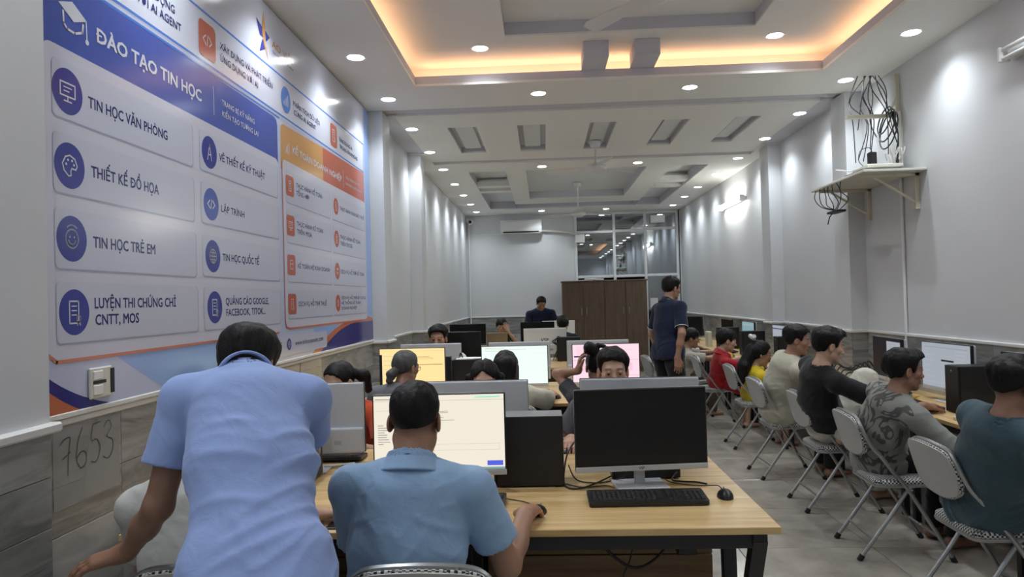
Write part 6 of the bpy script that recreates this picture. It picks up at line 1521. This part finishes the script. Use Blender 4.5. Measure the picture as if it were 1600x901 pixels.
person('boy in a red football shirt with yellow cuffs in the right row', D_(
    pelvis=(2.0, 8.42, .54), head=(2.062, 8.2, 1.01), face=-90, look=(-86, -12, 0), s=.82, hs=1.06, h=.009, hh=.0055, skin=SK2, shirt=c_('red_jersey', (.42, .012, .02), .6), pants=c_('red_shorts', (.40, .012, .02), .6), shorts=True, trim=TRIMY, trimr=.010, trimneck=0, collar=True, sleeve=.72, sg=.02,
    handR=D_(p=(2.40, 8.22, .79), d=(1, .1, -.1), up=(0, 0, 1), curl=30), handL=D_(p=(2.38, 8.50, .79), d=(1, -.1, -.05), up=(0, 0, 1), curl=26), hair='bowl', hairmod=D_(side=.012)))
gp, gi = person('girl in a yellow T-shirt with long black hair and a white bow', D_(
    pelvis=(2.10, 7.34, .54), head=(2.142, 7.22, .935), face=-84, look=(-86, -14, 0), s=.78, hs=1.06, h=.009, hh=.005, skin=SK2, shirt=c_('yellow_cotton', (.68, .50, .025)), pants=DNM, shorts=True, glasses=True, sleeve=.7, sg=.022, loose=.02, trim=BLK, trimr=.003, trimneck=0,
    handR=D_(p=(2.36, 7.16, .80), d=(1, .1, .1), up=(0, 0, 1), curl=30), handL=D_(p=(2.42, 7.42, .82), d=(1, 0, .1), up=(0, 0, 1), curl=26),
    hair='long', hairmod=D_(top=.018, side=.016, back=.024), hairx=[((0, -.085, .03), (.0, -.125, -.14), .055, .060, (1, 0, 0), 1.3), ((0, -.125, -.14), (.0, -.135, -.30), .060, .040, (1, 0, 0), 1.4), ((-.05, -.04, .0), (-.05, -.07, -.18), .03, .03)]))
person('child hidden behind the pink screen, one hand on a mouse', D_(
    pelvis=(.42, 7.10, .50), head=(.44, 6.98, .96), face=180, look=(180, -10, 0), s=.78, h=.011, hh=.006, skin=SK2, shirt=BLK, pants=BLK, hair='bowl',
    handR=D_(p=(.27, 6.72, .80), d=(-.15, -1, -.1), up=(0, 0, 1), curl=45), handL=D_(p=(.55, 6.72, .785), d=(0, -1, -.05), up=(0, 0, 1), curl=26)))
# white bow in her hair
bowl = MB(); T4 = lambda x, y, z: Vector(gi['hc']+gi['Rh']@(A3((x, y, z))*gi['hs']))
for q in (-1, 1):
    bowl.tube([T4(q*.0, -.085, .125), T4(q*.03-.01, -.10, .15), T4(q*.055-.01, -.11, .155)], [.010, .026, .020], 8)
bowl.tube([T4(-.012, -.088, .13), T4(.01, -.085, .13)], .014, 8); bowl.build('hair_bow', WHT, gp, smooth=True)
person('broad man in a beige T-shirt behind the black-shirted man', D_(
    pelvis=(1.98, 6.15, .56), head=(2.078, 5.98, 1.145), face=-88, look=(-104, -8, 0), h=.0085, hh=.005, skin=SK1, shirt=c_('sand_cotton', (.40, .38, .30)), pants=BLK, g=1.2, sw=1.1, kc=1.45, loose=.024, sleeve=.85, sg=.03, hunch=.02, twist=0,
    handR=D_(p=(2.40, 6.12, .79), d=(1, .2, -.1), up=(0, 0, 1), curl=30), handL=D_(p=(2.42, 6.35, .79), d=(1, 0, -.05), up=(0, 0, 1), curl=26), hair='short', hairmod=D_(top=.026)))
person('man in a black shirt with one foot on his chair, white trousers', D_(
    pelvis=(1.99, 5.24, .57), head=(1.945, 4.99, 1.165), face=-84, look=(-88, -10, 0), h=.0075, hd=.0042, hh=.0042, skin=SK2, shirt=BLK, pants=c_('off_white_trousers', (.56, .54, .46)), loose=.020, sleeve=.72, sg=.020, g=1.06, kc=1.42, hunch=.03, tl=.022,
    hem=-.13, waist=.18, wr=.102, footR=(2.06, 5.04, .56), kneeR=(.85, -.15, 1), toeR=(.6, -.1, 0), footL=(2.42, 5.4, .08),
    handR=D_(p=(2.34, 5.08, .86), d=(.9, .35, -.35), up=(0, -.2, 1), curl=30), elbR=(.1, -1, -.6), handL=D_(p=(2.40, 5.5, .79), d=(1, 0, -.05), up=(0, 0, 1), curl=26), hair='short', hairmod=D_(top=.030, fringe=.012, side=.012), hn=.012))
GT = c_('washed_grey_tee', (.24, .245, .225)) 
mm, nt_, pp = GT, GT.node_tree, GT.node_tree.nodes['Principled BSDF']
# printed dark scrolls on the back of the T-shirt
tc_ = N(nt_, 'ShaderNodeTexCoord'); wv = N(nt_, 'ShaderNodeTexNoise', Scale=6.5, Detail=1.0, Distortion=1.6); nt_.links.new(tc_.outputs['Object'], wv.inputs['Vector'])
rp_ = N(nt_, 'ShaderNodeValToRGB'); rp_.color_ramp.elements[0].position = .50; rp_.color_ramp.elements[1].position = .515; q_ = rp_.color_ramp.elements.new(.60); q_.color = (1, 1, 1, 1); q_ = rp_.color_ramp.elements.new(.615); q_.color = (0, 0, 0, 1); nt_.links.new(wv.outputs['Fac'], rp_.inputs[0])
sx_ = N(nt_, 'ShaderNodeSeparateXYZ'); nt_.links.new(tc_.outputs['Object'], sx_.inputs[0]); lt = N(nt_, 'ShaderNodeMath', operation='LESS_THAN'); nt_.links.new(sx_.outputs['X'], lt.inputs[0]); lt.inputs[1].default_value = .0
ml_ = N(nt_, 'ShaderNodeMath', operation='MULTIPLY'); nt_.links.new(rp_.outputs[0], ml_.inputs[0]); nt_.links.new(lt.outputs[0], ml_.inputs[1])
mx_ = N(nt_, 'ShaderNodeMix', data_type='RGBA'); old = pp.inputs['Base Color'].links[0].from_socket; nt_.links.new(old, mx_.inputs['A']); mx_.inputs['B'].default_value = (.085, .085, .08, 1); nt_.links.new(ml_.outputs[0], mx_.inputs['Factor']); nt_.links.new(mx_.outputs['Result'], pp.inputs['Base Color'])
person('man in a washed grey T-shirt with a dark printed back', D_(
    pelvis=(2.02, 4.42, .56), head=(2.068, 4.22, 1.075), face=-84, look=(-90, -4, 0), h=.007, hd=.0038, hh=.0038, skin=SK3, shirt=GT, pants=BLK, loose=.024, sleeve=.80, sg=.022, g=1.0, kc=1.42, hunch=.04, wrinkle=.009, hem=.08,
    handR=D_(p=(2.40, 4.14, .79), d=(1, .1, -.1), up=(0, 0, 1), curl=30), elbR=(-.1, -.5, -1), handL=D_(p=(2.40, 4.66, .80), d=(.9, .4, -.08), up=(0, 0, 1), curl=34), hair='short', hairmod=D_(top=.024, fringe=.014, side=.014), hn=.014))
person('man in a dark teal T-shirt at the right edge of the picture', D_(
    pelvis=(2.02, 3.40, .56), head=(1.975, 3.10, 1.125), face=-84, look=(-80, -4, 0), h=.007, hd=.0038, hh=.0038, skin=SK3, shirt=c_('teal_cotton', (.045, .085, .105)), pants=BLK, loose=.022, sleeve=.85, sg=.024, g=1.12, sw=.96, sroll=.10, kc=1.42, hunch=.0, wrinkle=.007, stub=.85, hem=.06,
    handR=D_(p=(2.46, 3.10, .79), d=(1, .3, -.1), up=(0, 0, 1), curl=30), elbR=(-.1, -.5, -1), handL=D_(p=(2.42, 3.78, .79), d=(1, .1, -.08), up=(0, 0, 1), curl=34), hair='fade', hairmod=D_(top=.022), hn=.014, jaw=1.06))
